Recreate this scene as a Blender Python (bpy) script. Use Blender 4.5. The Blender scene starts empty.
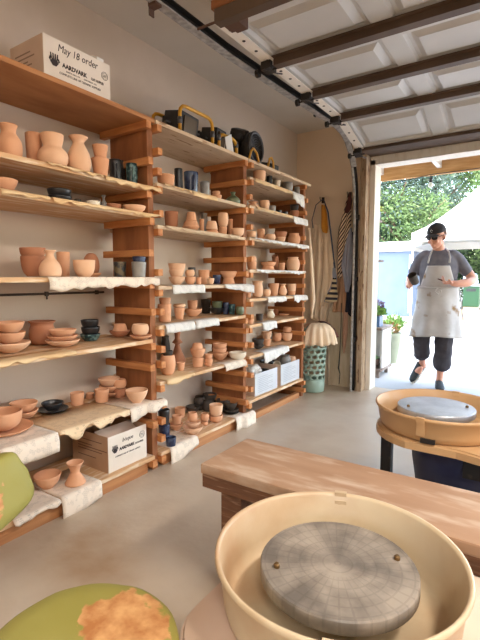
import bpy, bmesh, math, random
from mathutils import Vector, Matrix, noise, Euler
random.seed(7)
C = bpy.context.scene.collection
PI = math.pi
R = math.radians
# ------------------------------------------------------------------ camera frame (used to read positions off planes)
CAM_H = 1.12
FPX = 444.0
PITCH = math.atan(41/444.0)
YAW = math.atan(297/math.hypot(444, 41))
Fv = Vector((-math.sin(YAW)*math.cos(PITCH), math.cos(YAW)*math.cos(PITCH), -math.sin(PITCH)))
Rv = Vector((math.cos(YAW), math.sin(YAW), 0))
Uv = Rv.cross(Fv)
CAM = Vector((0, 0, CAM_H))
def on(px, py, ax, v):
    d = Fv + Rv*((px-240)/FPX) + Uv*((320-py)/FPX)
    t = (v-CAM[ax])/d[ax]
    return CAM + d*t
def ysolve(px, x, z):      # y of the point at x, z that is seen in column px
    k = (px-240)/FPX; return (k*(x*Fv.x+(z-CAM_H)*Fv.z)-x*Rv.x)/(Rv.y-k*Fv.y)
def pxsize(p):            # metres per pixel at a point
    return (p-CAM).dot(Fv)/FPX

# ------------------------------------------------------------------ materials
def lin(c):
    return tuple(((x/255)/12.92 if x/255 <= .04045 else ((x/255+.055)/1.055)**2.4) for x in c)+(1,)
MATS = {}
def mat(name, col, rough=.7, col2=None, scale=6, detail=4, stretch=(1, 1, 1), lo=.35, hi=.65, bump=0, bscale=None, metal=0, spec=.5,
        third=None, tscale=3, tlo=.55, thi=.65, trans=0, emit=None, estr=0, coat=0, sub=0):
    if name in MATS: return MATS[name]
    m = bpy.data.materials.new(name); m.use_nodes = True
    nt = m.node_tree; b = nt.nodes['Principled BSDF']
    b.inputs['Base Color'].default_value = lin(col); b.inputs['Roughness'].default_value = rough
    b.inputs['Metallic'].default_value = metal; b.inputs['Specular IOR Level'].default_value = spec
    if coat: b.inputs['Coat Weight'].default_value = coat
    if trans: b.inputs['Transmission Weight'].default_value = trans
    if sub:
        b.inputs['Subsurface Weight'].default_value = sub; b.inputs['Subsurface Radius'].default_value = (.02, .01, .005)
    if emit: b.inputs['Emission Color'].default_value = lin(emit); b.inputs['Emission Strength'].default_value = estr
    tc = nt.nodes.new('ShaderNodeTexCoord'); mp = nt.nodes.new('ShaderNodeMapping'); mp.inputs['Scale'].default_value = stretch
    nt.links.new(tc.outputs['Object'], mp.inputs['Vector'])
    out = None
    if col2:
        n = nt.nodes.new('ShaderNodeTexNoise'); n.inputs['Scale'].default_value = scale; n.inputs['Detail'].default_value = detail
        nt.links.new(mp.outputs[0], n.inputs['Vector'])
        r = nt.nodes.new('ShaderNodeValToRGB'); r.color_ramp.elements[0].position = lo; r.color_ramp.elements[1].position = hi
        r.color_ramp.elements[0].color = lin(col); r.color_ramp.elements[1].color = lin(col2)
        nt.links.new(n.outputs['Fac'], r.inputs[0]); out = r.outputs[0]
    if third:
        n = nt.nodes.new('ShaderNodeTexNoise'); n.inputs['Scale'].default_value = tscale; n.inputs['Detail'].default_value = 6
        nt.links.new(mp.outputs[0], n.inputs['Vector'])
        r = nt.nodes.new('ShaderNodeValToRGB'); r.color_ramp.elements[0].position = tlo; r.color_ramp.elements[1].position = thi
        mx = nt.nodes.new('ShaderNodeMix'); mx.data_type = 'RGBA'
        nt.links.new(n.outputs['Fac'], r.inputs[0]); nt.links.new(r.outputs[0], mx.inputs[0])
        if out: nt.links.new(out, mx.inputs[6])
        else: mx.inputs[6].default_value = lin(col)
        mx.inputs[7].default_value = lin(third); out = mx.outputs[2]
    if out: nt.links.new(out, b.inputs['Base Color'])
    if bump:
        n = nt.nodes.new('ShaderNodeTexNoise'); n.inputs['Scale'].default_value = bscale or scale*4; n.inputs['Detail'].default_value = 5
        nt.links.new(mp.outputs[0], n.inputs['Vector'])
        bp = nt.nodes.new('ShaderNodeBump'); bp.inputs['Strength'].default_value = bump; bp.inputs['Distance'].default_value = .01
        nt.links.new(n.outputs['Fac'], bp.inputs['Height']); nt.links.new(bp.outputs[0], b.inputs['Normal'])
    MATS[name] = m
    return m
M_wall = mat('plaster', (204, 188, 170), .9, (212, 196, 180), 1.5, bump=.15, bscale=12, third=(190, 172, 150), tscale=1.1, tlo=.55, thi=.8)
M_doorwall = mat('plaster_tan', (222, 198, 170), .9, (228, 206, 180), 1.5, bump=.1, bscale=12)
M_ceil = mat('ceiling_plaster', (205, 196, 183), .9, (212, 204, 192), 2, bump=.1, bscale=14)
M_floor = mat('worn_concrete', (194, 177, 156), .36, (206, 194, 176), 1.6, 8, bump=.12, bscale=30, third=(160, 130, 100), tscale=1.6, tlo=.44, thi=.72, spec=.55)
M_wood = mat('shelf_lumber', (186, 130, 82), .75, (158, 102, 60), 3, 5, (3, 1, 14), .35, .7, bump=.1)
M_woodx = mat('shelf_lumber_cross', (204, 140, 84), .7, (172, 104, 56), 3, 5, (1.5, 10, 14), .35, .7, bump=.1)
M_side = mat('upright_lumber', (156, 98, 56), .75, (124, 74, 40), 3, 5, (5, 10, 1.2), .35, .7, bump=.1)  # darkened so the colour carries the shade on the camera-facing sides
M_ply = mat('shelf_plywood', (212, 172, 130), .8, (200, 156, 112), 2.2, 5, (8, 1, 6), .35, .7, third=(224, 200, 170), tscale=5, tlo=.52, thi=.62, bump=.08)
M_plypale = mat('shelf_plywood_pale', (214, 190, 160), .8, (196, 168, 136), 2.2, 5, (9, 1, 6), .35, .7, third=(150, 110, 76), tscale=6, tlo=.62, thi=.7, bump=.08)
M_bench = mat('bench_top_wood', (180, 144, 114), .75, (164, 126, 96), 2.5, 6, (1.5, 5, 4), .3, .7, third=(200, 174, 150), tscale=4, tlo=.48, thi=.7, bump=.1)
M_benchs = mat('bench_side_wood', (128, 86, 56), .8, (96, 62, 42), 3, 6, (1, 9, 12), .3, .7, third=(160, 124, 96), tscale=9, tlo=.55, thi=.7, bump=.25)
M_kraft = mat('kraft_sheet', (214, 176, 128), .9, (226, 196, 152), 5, 4, bump=.2, bscale=20)
M_clay = mat('bisque_clay', (216, 158, 120), .88, (224, 170, 132), 8, 4, bump=.05, bscale=60)
M_clay2 = mat('bisque_clay_pale', (228, 182, 146), .88, (232, 190, 156), 8, 4, bump=.05, bscale=60)
M_clay3 = mat('bisque_clay_dark', (184, 126, 94), .88, (174, 116, 84), 8, 4, bump=.05, bscale=60)
M_black = mat('black_glaze', (30, 30, 32), .3, (48, 48, 50), 20)
M_darkc = mat('charcoal_clay', (58, 50, 44), .7, (74, 66, 58), 20)
M_blue = mat('blue_glaze', (40, 48, 78), .25, (84, 98, 124), 14, lo=.45, hi=.6)
M_green = mat('green_glaze', (78, 92, 70), .3, (120, 128, 96), 14)
M_teal = mat('teal_speckle', (30, 60, 64), .3, (96, 126, 124), 40, lo=.5, hi=.6)
M_grey = mat('grey_glaze', (128, 126, 124), .35, (160, 154, 146), 14)
M_cream = mat('cream_clay', (226, 212, 190), .7, (232, 222, 204), 10)
M_speck = mat('speckled_glaze', (110, 96, 70), .35, (46, 50, 56), 30, lo=.45, hi=.55)

def paper_mat(name, base, ink, k=1.0):
    m = bpy.data.materials.new(name); m.use_nodes = True; nt = m.node_tree; b = nt.nodes['Principled BSDF']; b.inputs['Roughness'].default_value = .85
    uv = nt.nodes.new('ShaderNodeUVMap')
    br = nt.nodes.new('ShaderNodeTexBrick'); br.inputs['Scale'].default_value = 30*k; br.inputs['Mortar Size'].default_value = .11; br.inputs['Row Height'].default_value = .45
    br.inputs['Brick Width'].default_value = 1.6
    nt.links.new(uv.outputs[0], br.inputs['Vector'])
    n = nt.nodes.new('ShaderNodeTexNoise'); n.inputs['Scale'].default_value = 9; nt.links.new(uv.outputs[0], n.inputs['Vector'])
    r = nt.nodes.new('ShaderNodeValToRGB'); r.color_ramp.elements[0].position = .5; r.color_ramp.elements[1].position = .56
    nt.links.new(n.outputs['Fac'], r.inputs[0])
    mul = nt.nodes.new('ShaderNodeMath'); mul.operation = 'MULTIPLY'
    inv = nt.nodes.new('ShaderNodeMath'); inv.operation = 'SUBTRACT'; inv.inputs[0].default_value = 1
    nt.links.new(br.outputs['Fac'], inv.inputs[1]); nt.links.new(inv.outputs[0], mul.inputs[0]); nt.links.new(r.outputs[0], mul.inputs[1])
    m2 = nt.nodes.new('ShaderNodeMath'); m2.operation = 'MULTIPLY'; m2.inputs[1].default_value = .34
    nt.links.new(mul.outputs[0], m2.inputs[0])
    mx = nt.nodes.new('ShaderNodeMix'); mx.data_type = 'RGBA'; mx.inputs[6].default_value = lin(base); mx.inputs[7].default_value = lin(ink)
    nt.links.new(m2.outputs[0], mx.inputs[0]); nt.links.new(mx.outputs[2], b.inputs['Base Color'])
    return m
M_paper = paper_mat('printed_paper', (232, 216, 198), (110, 100, 92))
M_paperw = paper_mat('white_paper', (220, 216, 210), (120, 120, 124))
M_paperp = paper_mat('pattern_paper', (232, 204, 166), (150, 120, 90), .5)

# ------------------------------------------------------------------ mesh helpers
def link(name, me, m, parent=None, smooth=False):
    o = bpy.data.objects.new(name, me); C.objects.link(o)
    if m: me.materials.append(m)
    if smooth:
        for p in me.polygons: p.use_smooth = True
    if parent:
        o.parent = parent
    return o
def bmobj(name, bm, m, parent=None, smooth=False, origin=None, mats=None):
    """bm holds world coordinates; the object gets its origin at `origin` (or in the parent's frame)"""
    if parent is not None:
        base = parent_world(parent)
        bmesh.ops.transform(bm, matrix=base.inverted(), verts=bm.verts)
    elif origin is not None:
        bmesh.ops.translate(bm, vec=-Vector(origin), verts=bm.verts)
    bmesh.ops.recalc_face_normals(bm, faces=bm.faces)
    me = bpy.data.meshes.new(name); bm.to_mesh(me); bm.free()
    o = link(name, me, m, parent, smooth)
    if mats:
        for x in mats: me.materials.append(x)
    if parent is None and origin is not None: o.location = origin
    return o
def parent_world(o):
    mtx = Matrix.Translation(o.location) @ o.rotation_euler.to_matrix().to_4x4()
    return parent_world(o.parent) @ mtx if o.parent else mtx
def tag(o, label=None, cat=None, group=None, kind=None):
    if label: o['label'] = label
    if cat: o['category'] = cat
    if group: o['group'] = group
    if kind: o['kind'] = kind
    return o
def empty(name, loc, rz=0, label=None, cat=None, group=None):
    o = bpy.data.objects.new(name, None); C.objects.link(o); o.location = loc; o.rotation_euler = (0, 0, rz); o.empty_display_size = .05
    return tag(o, label, cat, group)
def box(bm, lo, hi, bev=0):
    lo, hi = Vector(lo), Vector(hi)
    r = bmesh.ops.create_cube(bm, size=1)
    c = (lo+hi)/2; s = hi-lo
    for v in r['verts']: v.co = Vector((v.co.x*s.x, v.co.y*s.y, v.co.z*s.z))+c
    if bev:
        es = list({e for v in r['verts'] for e in v.link_edges})
        bmesh.ops.bevel(bm, geom=es, offset=bev, segments=2, affect='EDGES', profile=.7)
    return r
def obox(bm, c, size, rot=(0, 0, 0), bev=0):
    t = bmesh.new(); s = Vector(size)/2; box(t, -s, s, bev)
    mt = Matrix.Translation(c) @ Euler(rot).to_matrix().to_4x4()
    bmesh.ops.transform(t, matrix=mt, verts=t.verts)
    me = bpy.data.meshes.new('t'); t.to_mesh(me); t.free(); bm.from_mesh(me); bpy.data.meshes.remove(me)
def boxes(name, lst, m, parent=None, origin=None, bev=.002):
    bm = bmesh.new()
    for lo, hi in lst: box(bm, lo, hi, bev)
    return bmobj(name, bm, m, parent, origin=origin)
def tube(bm, pts, r, seg=8, closed=False):
    pts = [Vector(p) for p in pts]; n = len(pts); rings = []
    rr = r if isinstance(r, (list, tuple)) else [r]*n
    up = Vector((0, 0, 1)); prev = None
    for i, p in enumerate(pts):
        a = pts[(i-1) % n] if (closed or i > 0) else p; b = pts[(i+1) % n] if (closed or i < n-1) else p
        t = (b-a).normalized()
        if prev is None:
            u = t.cross(up if abs(t.z) < .9 else Vector((1, 0, 0))).normalized()
        else:
            u = (prev - t*prev.dot(t)).normalized()
        prev = u; w = t.cross(u)
        rings.append([bm.verts.new(p+(u*math.cos(2*PI*k/seg)+w*math.sin(2*PI*k/seg))*rr[i]) for k in range(seg)])
    for i in range(n if closed else n-1):
        A, B = rings[i], rings[(i+1) % n]
        for k in range(seg): bm.faces.new((A[k], A[(k+1) % seg], B[(k+1) % seg], B[k]))
    if not closed:
        bm.faces.new(rings[0][::-1]); bm.faces.new(rings[-1])
def lathe(bm, prof, c=(0, 0, 0), seg=28, mtx=None):
    """prof: list of (r,z); r==0 ends are poles"""
    c = Vector(c); rings = []
    def T(v): return (mtx @ v if mtx else v)+c
    for r, z in prof:
        if r < 1e-6: rings.append([bm.verts.new(T(Vector((0, 0, z))))])
        else: rings.append([bm.verts.new(T(Vector((r*math.cos(2*PI*k/seg), r*math.sin(2*PI*k/seg), z)))) for k in range(seg)])
    for A, B in zip(rings, rings[1:]):
        if len(A) == 1 and len(B) == 1: continue
        if len(A) == 1:
            for k in range(seg): bm.faces.new((A[0], B[(k+1) % seg], B[k]))
        elif len(B) == 1:
            for k in range(seg): bm.faces.new((A[k], A[(k+1) % seg], B[0]))
        else:
            for k in range(seg): bm.faces.new((A[k], A[(k+1) % seg], B[(k+1) % seg], B[k]))
def arc(c, r, a0, a1, n, plane='xz'):
    out = []
    for i in range(n+1):
        a = R(a0+(a1-a0)*i/n)
        if plane == 'xz': out.append((c[0]+r*math.cos(a), c[1], c[2]+r*math.sin(a)))
        if plane == 'yz': out.append((c[0], c[1]+r*math.cos(a), c[2]+r*math.sin(a)))
        if plane == 'xy': out.append((c[0]+r*math.cos(a), c[1]+r*math.sin(a), c[2]))
    return out
def copy_tree(o, parent=None):
    c = o.copy(); C.objects.link(c); c.parent = parent
    for ch in list(o.children): copy_tree(ch, c)
    return c

# ------------------------------------------------------------------ room shell
WX, WY, CZ = -2.21, 4.42, 2.66
RX, BY = 3.4, -2.6
DX0, DX1, DZ = -1.385, 3.0, 2.27  # unseen right part of the opening widened to admit more daylight
def st(name, lst, m, bev=0):
    o = boxes(name, lst, m, bev=bev); o['kind'] = 'structure'; return o
st('floor', [((WX-.12, BY-.12, -.1), (RX+.12, WY+.14, 0))], M_floor)
st('wall_left', [((WX-.12, BY-.12, 0), (WX, WY+.14, CZ))], M_wall)
st('wall_right', [((RX, BY-.12, 0), (RX+.12, WY+.14, .95)), ((RX, BY-.12, 2.2), (RX+.12, WY+.14, CZ)), ((RX, BY-.12, .95), (RX+.12, 2.4, 2.2)), ((RX, 3.9, .95), (RX+.12, WY+.14, 2.2))], M_wall)
st('wall_back', [((WX, BY-.12, 0), (RX, BY, 1.3)), ((WX, BY-.12, 2.2), (RX, BY, CZ)), ((WX, BY-.12, 1.3), (.13, BY, 2.2)), ((1.3, BY-.12, 1.3), (RX, BY, 2.2))], M_wall)
st('wall_door', [((WX, WY, 0), (DX0-.02, WY+.14, CZ)), ((DX1+.02, WY, 0), (RX, WY+.14, CZ)), ((DX0-.02, WY, DZ+.03), (DX1+.02, WY+.14, CZ))], M_doorwall)
st('ceiling', [((WX-.12, BY-.12, CZ), (RX+.12, WY+.14, CZ+.1))], M_ceil)
wb = bmesh.new()  # unseen rear window added to let sky light in
for x in (.13, .7, 1.26): box(wb, (x, BY-.1, 1.3), (x+.04, BY-.02, 2.2))
box(wb, (.13, BY-.1, 1.3), (1.3, BY-.02, 1.34)); box(wb, (.13, BY-.1, 2.16), (1.3, BY-.02, 2.2))
o = bmobj('added_window_1', wb, mat('white_paint', (232, 226, 216), .6)); o['kind'] = 'structure'
wb = bmesh.new()  # unseen side window added to bring daylight onto shelves and aprons
for y in (2.4, 3.13, 3.86): box(wb, (RX+.02, y, .95), (RX+.10, y+.04, 2.2))
box(wb, (RX+.02, 2.4, .95), (RX+.10, 3.9, .99)); box(wb, (RX+.02, 2.4, 2.16), (RX+.10, 3.9, 2.2))
o = bmobj('added_window_2', wb, MATS['white_paint']); o['kind'] = 'structure'
M_white = MATS['white_paint']
M_jamb = mat('flaking_jamb_paint', (176, 154, 128), .85, (150, 122, 94), 4, 6, (6, 6, 1), .4, .6, third=(96, 66, 46), tscale=9, tlo=.58, thi=.62, bump=.3)
M_brown = mat('brown_door_steel', (92, 74, 60), .6, (80, 63, 50), 3, spec=.4)
st('door_frame_trim_1', [((DX0-.075, WY-.14, 0), (DX0-.02, WY, DZ+.06))], M_jamb, .003).name = 'trim_1'
st('trim_2', [((DX0-.02, WY-.02, 0), (DX0+.03, WY+.16, DZ))], mat('white_jamb_paint', (226, 220, 208), .7, (206, 196, 180), 5, 6, (6, 6, 1), .5, .8), .003)
st('trim_3', [((DX0-.02, WY-.02, DZ-.05), (DX1+.02, WY+.16, DZ+.03))], MATS['white_jamb_paint'], .003)
st('trim_4', [((DX0-.075, WY-.14, DZ+.03), (DX1+.1, WY-.021, DZ+.12))], M_brown, .003)
st('trim_5', [((DX1-.03, WY-.02, 0), (DX1+.02, WY+.16, DZ-.05))], MATS['white_jamb_paint'], .003)

# ------------------------------------------------------------------ shelving uprights and boards
FX = -1.825     # upright front face
BAYS = {1: [1.995, 1.625, 1.477, 1.127, .78, .415, .095], 2: [1.995, 1.66, 1.425, 1.08, .85, .52, .095],
        3: [1.995, 1.872, 1.665, 1.43, 1.19, .97, .77, .53, .18]}
TH = .022
UPR = {'A': (1.815, 1.857), 'B': (2.785, 2.827), 'E': (3.795, 3.837), 'Z': (.80, .842)}
CL = .038
def cleat_levels(tops, extras, hmin=.03):
    lv = [t-TH-CL/2 for t in tops]
    for e in extras:
        if e < hmin: continue
        if all(abs(e-l) > CL+.004 for l in lv) and all(not (t-TH-CL/2-.003 < e < t+CL/2+.003) for t in tops): lv.append(e)
    return sorted(lv)
def zs(px, pys, y):
    out = []
    for p in pys:
        q = on(px, p, 0, -1.79); out.append(q.z)
    return out
nearA = zs(153, [162, 253, 312, 368, 425], 0); farA = zs(162, [130, 152.5, 172, 192, 214, 232.5, 272.5, 292, 312, 327.5, 349.5, 365, 384, 405, 422, 439.5, 457], 0)
nearB = zs(246, [166, 182, 212, 245, 259.5, 274, 331, 345, 374, 389, 402.5], 0)
farB = zs(252, [182, 197, 212, 227, 245, 259.5, 274, 290, 302, 317, 332, 345, 375, 389, 403], 0)
nearE = zs(302, [212, 237.6, 250, 262, 286, 310, 324, 334, 382, 391], 0)
def upright(key, lab, near, nb, far, fb):
    y0, y1 = UPR[key]
    r = empty('shelf_upright', (FX-.14, (y0+y1)/2, 0), 0, lab, 'shelf upright', 'shelf uprights')
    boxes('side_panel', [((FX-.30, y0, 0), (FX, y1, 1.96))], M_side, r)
    for lst, bay, ya, yb in ((near, nb, y0-.036, y0-.0005), (far, fb, y1+.0005, y1+.036)):
        if bay is None: continue
        for z in cleat_levels(BAYS[bay] if bay else [], lst):
            j = random.uniform(-.008, .012)
            if z-CL/2 < .002: continue
            boxes('cleat', [((FX-.345+j, ya, z-CL/2), (FX+.038+j, yb, z+CL/2))], M_woodx, r)
upright('Z', 'wooden shelf upright nearest the camera with cross cleats', [], None, [1.8, 1.3, .95, .6, .25], 1)
upright('A', 'second wooden upright with stacked cross cleats beside the cardboard box of clay', nearA, 1, farA, 2)
upright('B', 'third wooden upright with stacked cross cleats left of the white paper-faced boxes', nearB, 2, farB, 3)
upright('E', 'far end wooden upright standing next to the green laundry basket', nearE, 3, [], None)
BN = {1: ('near', .846, 1.811), 2: ('middle', 1.861, 2.781), 3: ('far', 2.831, 3.791)}
ORD = ['top', 'second', 'third', 'fourth', 'fifth', 'sixth', 'seventh', 'eighth', 'ninth']
for b, tops in BAYS.items():
    nm, ya, yb = BN[b]
    for i, z in enumerate(tops):
        th = TH
        mm = M_ply if (b == 1 or z < 1) else M_plypale
        if b == 1 and i in (0,): mm = M_wood
        y0, y1, xf = ya, yb, -1.80
        if i == 0:   # top boards rest over the uprights
            if b == 1: y0, y1 = .80, 1.845
            if b == 2: y0, y1 = 1.85, 2.80
            if b == 3: y0, y1 = 2.805, 3.88
            xf = -1.79
        o = boxes('shelf_board', [((-2.205, y0+.002, z-th), (xf, y1-.002, z))], mm, origin=(-2.0, (y0+y1)/2, z), bev=.003)
        end = {0: 'top board', len(tops)-1: 'bottom board'}.get(i, ORD[i]+' board from the top')
        tag(o, 'long wooden shelf board, %s of the %s shelving bay' % (end, nm), 'shelf board', 'shelf boards')
# front plinths on the floor
for b, (nm, ya, yb) in BN.items():
    hh = .07 if b < 3 else .05
    o = boxes('plinth_board', [((-1.86, ya+.04, 0), (-1.822, yb-.04, hh))], M_wood, origin=(-1.84, (ya+yb)/2, 0))
    tag(o, 'rough wooden rail on the floor under the front of the %s shelving bay' % nm, 'rail', 'floor rails')

zc = on(40, 294, 0, -2.2).z
bm = bmesh.new(); tube(bm, [(-2.2, .9, zc), (-2.2, 1.80, zc)], .006, 8); tube(bm, [(-2.2, 1.42, zc-.006), (-2.2, 1.42, zc-.03)], .005, 6)
for y in (1.05, 1.42, 1.75): box(bm, (-2.2095, y-.008, zc-.012), (-2.194, y+.008, zc+.012))
tag(bmobj('wall_conduit', bm, mat('dark_conduit', (70, 60, 54), .6), smooth=False, origin=(-2.2, 1.35, zc)), 'thin dark conduit along the wall under the near bay fourth board', 'conduit')
# ------------------------------------------------------------------ pottery
PROF = {
 'bowl': [(0, 0), (.38, 0), (.42, .05), (.66, .27), (.87, .6), (1, 1)],
 'deep bowl': [(0, 0), (.5, 0), (.56, .04), (.8, .22), (.95, .55), (1, 1)],
 'cup': [(0, 0), (.78, 0), (.86, .06), (.94, .5), (1, 1)],
 'tapered cup': [(0, 0), (.62, 0), (.68, .05), (.84, .5), (1, 1)],
 'rounded cup': [(0, 0), (.55, 0), (.85, .18), (1, .5), (.96, .8), (.86, 1)],
 'waisted cup': [(0, 0), (.7, 0), (.8, .1), (.74, .45), (.84, .75), (1, 1)],
 'upturned cup': [(0, 0), (1, 0), (.97, .1), (.86, .6), (.74, .92), (.68, 1)],
 'necked vase': [(0, 0), (.7, 0), (.93, .12), (1, .36), (.92, .55), (.66, .7), (.56, .78), (.58, .88), (.72, 1)],
 'collared jar': [(0, 0), (.6, 0), (.88, .14), (1, .34), (.9, .5), (.64, .62), (.62, .7), (.72, .86), (.76, 1)],
 'flared jar': [(0, 0), (.6, 0), (.85, .15), (.95, .4), (.88, .7), (.8, .84), (.86, .93), (1, 1)],
 'bottle vase': [(0, 0), (.8, 0), (.97, .08), (1, .28), (.84, .5), (.48, .68), (.36, .8), (.38, .9), (.56, 1)],
 'pear vase': [(0, 0), (.6, 0), (.9, .14), (1, .32), (.86, .56), (.52, .78), (.5, .88), (.8, 1)],
 'hourglass vase': [(0, 0), (.92, 0), (1, .07), (.84, .22), (.5, .5), (.46, .6), (.62, .82), (.86, 1)],
 'round jar': [(0, 0), (.6, 0), (.86, .14), (1, .42), (.94, .7), (.78, .86), (.74, .92), (.82, 1)],
 'candlestick vase': [(0, 0), (.95, 0), (1, .04), (.92, .14), (.55, .34), (.34, .5), (.3, .58), (.62, .63), (.5, .68), (.3, .76), (.34, .88), (.42, 1)],
 'plate': [(0, 0), (.55, 0), (.6, .1), (.85, .45), (1, 1)],
 'dish': [(0, 0), (.6, 0), (.66, .1), (.9, .5), (1, 1)],
 'domed pot': [(0, 0), (.75, 0), (.95, .15), (1, .4), (.9, .68), (.6, .9), (.3, .98), (0, 1)],
 'cylinder vase': [(0, 0), (.94, 0), (1, .04), (1, .9), (.97, 1)],
 'bulb vase': [(0, 0), (.8, 0), (1, .15), (.95, .4), (.55, .62), (.3, .74), (.3, .9), (.42, 1)],
 'disc': [(0, 0), (.95, 0), (1, .2), (1, .8), (.95, 1)],
}
CLOSED = {'domed pot', 'upturned cup', 'disc'}
def smoothprof(pr, n=3):
    out = []
    for i in range(len(pr)-1):
        p0 = pr[max(i-1, 0)]; p1 = pr[i]; p2 = pr[i+1]; p3 = pr[min(i+2, len(pr)-1)]
        if i == 0: out.append(p1); continue
        for k in range(n):
            t = k/n
            f = lambda a, b, c, d: .5*(2*b+(c-a)*t+(2*a-5*b+4*c-d)*t*t+(3*b-a-3*c+d)*t**3)
            out.append((max(f(p0[0], p1[0], p2[0], p3[0]), .001), min(max(f(p0[1], p1[1], p2[1], p3[1]), 0), 1)))
    out.append(pr[-1]); return out
def pot_profile(kind, r, h, t=.0045):
    pr = [(a*r, b*h) for a, b in (PROF[kind] if kind in ('disc',) else smoothprof(PROF[kind]))]
    if kind in CLOSED:
        if pr[-1][0] > 1e-4: pr.append((0, h))
        return pr
    t = min(t, h*.2, r*.12)
    inner = []
    for a, b in reversed(pr):
        if b < t: break
        inner.append((max(a-t, .0008), b))
    rim = pr[-1]
    return pr+[(rim[0]-t*.5, rim[1]+t*.5)]+inner+[(0, t)]
POTS = []
CN = {}
def clayname(m): return {'bisque_clay': 'terracotta', 'bisque_clay_pale': 'pale terracotta', 'bisque_clay_dark': 'brown clay', 'black_glaze': 'black glazed', 'charcoal_clay': 'charcoal', 'blue_glaze': 'blue glazed',
    'green_glaze': 'green glazed', 'teal_speckle': 'speckled teal', 'grey_glaze': 'grey glazed', 'cream_clay': 'cream', 'speckled_glaze': 'brown speckled'}[m.name]
def one_pot(kind, c, r, h, m, tilt=None, adj='', handle=False, stackpos=None, shelf=None, px=0, lab=None, seg=28, hand_dir=None):
    bm = bmesh.new()
    lathe(bm, pot_profile(kind, r, h), seg=seg)
    nz = random.uniform(0, 50)
    for v in bm.verts:   # hand-thrown wobble
        d = noise.noise(Vector((v.co.x*14+nz, v.co.y*14, v.co.z*10)))*.012*min(r*10, 1.0)
        v.co.x *= 1+d*1.6; v.co.y *= 1+d*1.6
    nm = {'rounded cup': 'cup', 'tapered cup': 'cup', 'waisted cup': 'cup', 'upturned cup': 'cup', 'deep bowl': 'bowl', 'necked vase': 'vase', 'collared jar': 'jar', 'flared jar': 'jar', 'round jar': 'jar',
          'bottle vase': 'vase', 'pear vase': 'vase', 'hourglass vase': 'vase', 'candlestick vase': 'vase', 'cylinder vase': 'vase', 'bulb vase': 'vase', 'domed pot': 'pot', 'disc': 'lid'}.get(kind, kind)
    if handle: nm = 'mug'
    o = bmobj(nm, bm, m, smooth=True, origin=(0, 0, 0))
    o.location = c
    o.rotation_euler = tilt if tilt else (random.uniform(-.012, .012), random.uniform(-.012, .012), random.uniform(0, 6))
    if handle:
        hb = bmesh.new()
        a = hand_dir if hand_dir is not None else -.6
        a -= o.rotation_euler.z
        u = Vector((math.cos(a), math.sin(a), 0))
        tube(hb, [u*(r*.88)+Vector((0, 0, h*.82)), u*(r*1.35)+Vector((0, 0, h*.8)), u*(r*1.5)+Vector((0, 0, h*.55)), u*(r*1.3)+Vector((0, 0, h*.28)), u*(r*.86)+Vector((0, 0, h*.22))], .0045, 8)
        bmesh.ops.recalc_face_normals(hb, faces=hb.faces)
        me = bpy.data.meshes.new('handle'); hb.to_mesh(me); hb.free(); link('handle', me, m, o, True)
    if lab is None:
        desc = (adj+' ' if adj else '')+clayname(m)+' '+('mug' if handle else kind)
        POTS.append((o, desc, stackpos, shelf, px))
    else: o['label'] = lab
    o['category'] = nm
    return o
def stack(bay, lvl, cx, items, xd=None, by=None, nest=0):
    """items bottom to top: (kind, width px, top py, material[, adj[, handle]])"""
    z = BAYS[bay][lvl]
    r0 = items[0][1]*.00575*(1 if bay == 1 else 1.28 if bay == 2 else 1.6)/2
    rm = max(i[1] for i in items)*.00575*(1 if bay == 1 else 1.28 if bay == 2 else 1.6)/2
    x = on(cx, by, 2, z).x if by is not None else xd
    x = max(min(x, -1.80-r0*.62), -2.20+rm)
    nm_, ylo, yhi = BN[bay]
    y = ysolve(cx, x, z)
    if y > yhi-.038*(x < -1.78)-r0:          # keep clear of the upright and its cleats
        x2 = x
        while x2 < -1.80-r0*.45 and ysolve(cx, x2, z) > yhi-.002-rm: x2 += .004
        x = x2; y = min(ysolve(cx, x, z), yhi-.002-r0)
    base = Vector((x, y, z))
    rel = base-CAM; dpy = (320-FPX*rel.dot(Uv)/rel.dot(Fv))-by if by is not None else 0
    s = pxsize(base)
    zb = z+.0045; prev = None
    n = len(items)
    for i, it in enumerate(items):
        kind, w, top, m = it[:4]; adj = it[4] if len(it) > 4 else ''; hd = it[5] if len(it) > 5 else False
        r = w*s/2*.97
        xx = x; 
        r = min(r, (xx+2.205)*.98)
        q = on(cx, top+dpy, 0, x)
        dist = math.hypot(x, y); zt = CAM_H+(q.z-CAM_H)*((dist-r)/dist if q.z > CAM_H else 1)
        zt = max(zt, zb+.012)
        zb0 = zb
        if i > 0 and kind in ('bowl', 'deep bowl', 'plate', 'dish'): zb0 = zb-min(.35*prev[1], .012)
        h = zt-zb0
        pos = None
        if n > 1: pos = 'bottom' if i == 0 else ('top' if i == n-1 else 'middle')
        off = 0 if i == 0 else random.uniform(-.002, .002)
        one_pot(kind, Vector((xx+off, y+off, zb0)), r, h, m, adj=adj, handle=hd, stackpos=(pos, n) if pos else None, shelf=(bay, lvl), px=cx)
        prev = (r, h); zb = zt+.0015
c_, p_, d_, k_, dk, bl, gr, te, gy, cr, sp = M_clay, M_clay2, M_clay3, M_black, M_darkc, M_blue, M_green, M_teal, M_grey, M_cream, M_speck
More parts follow.
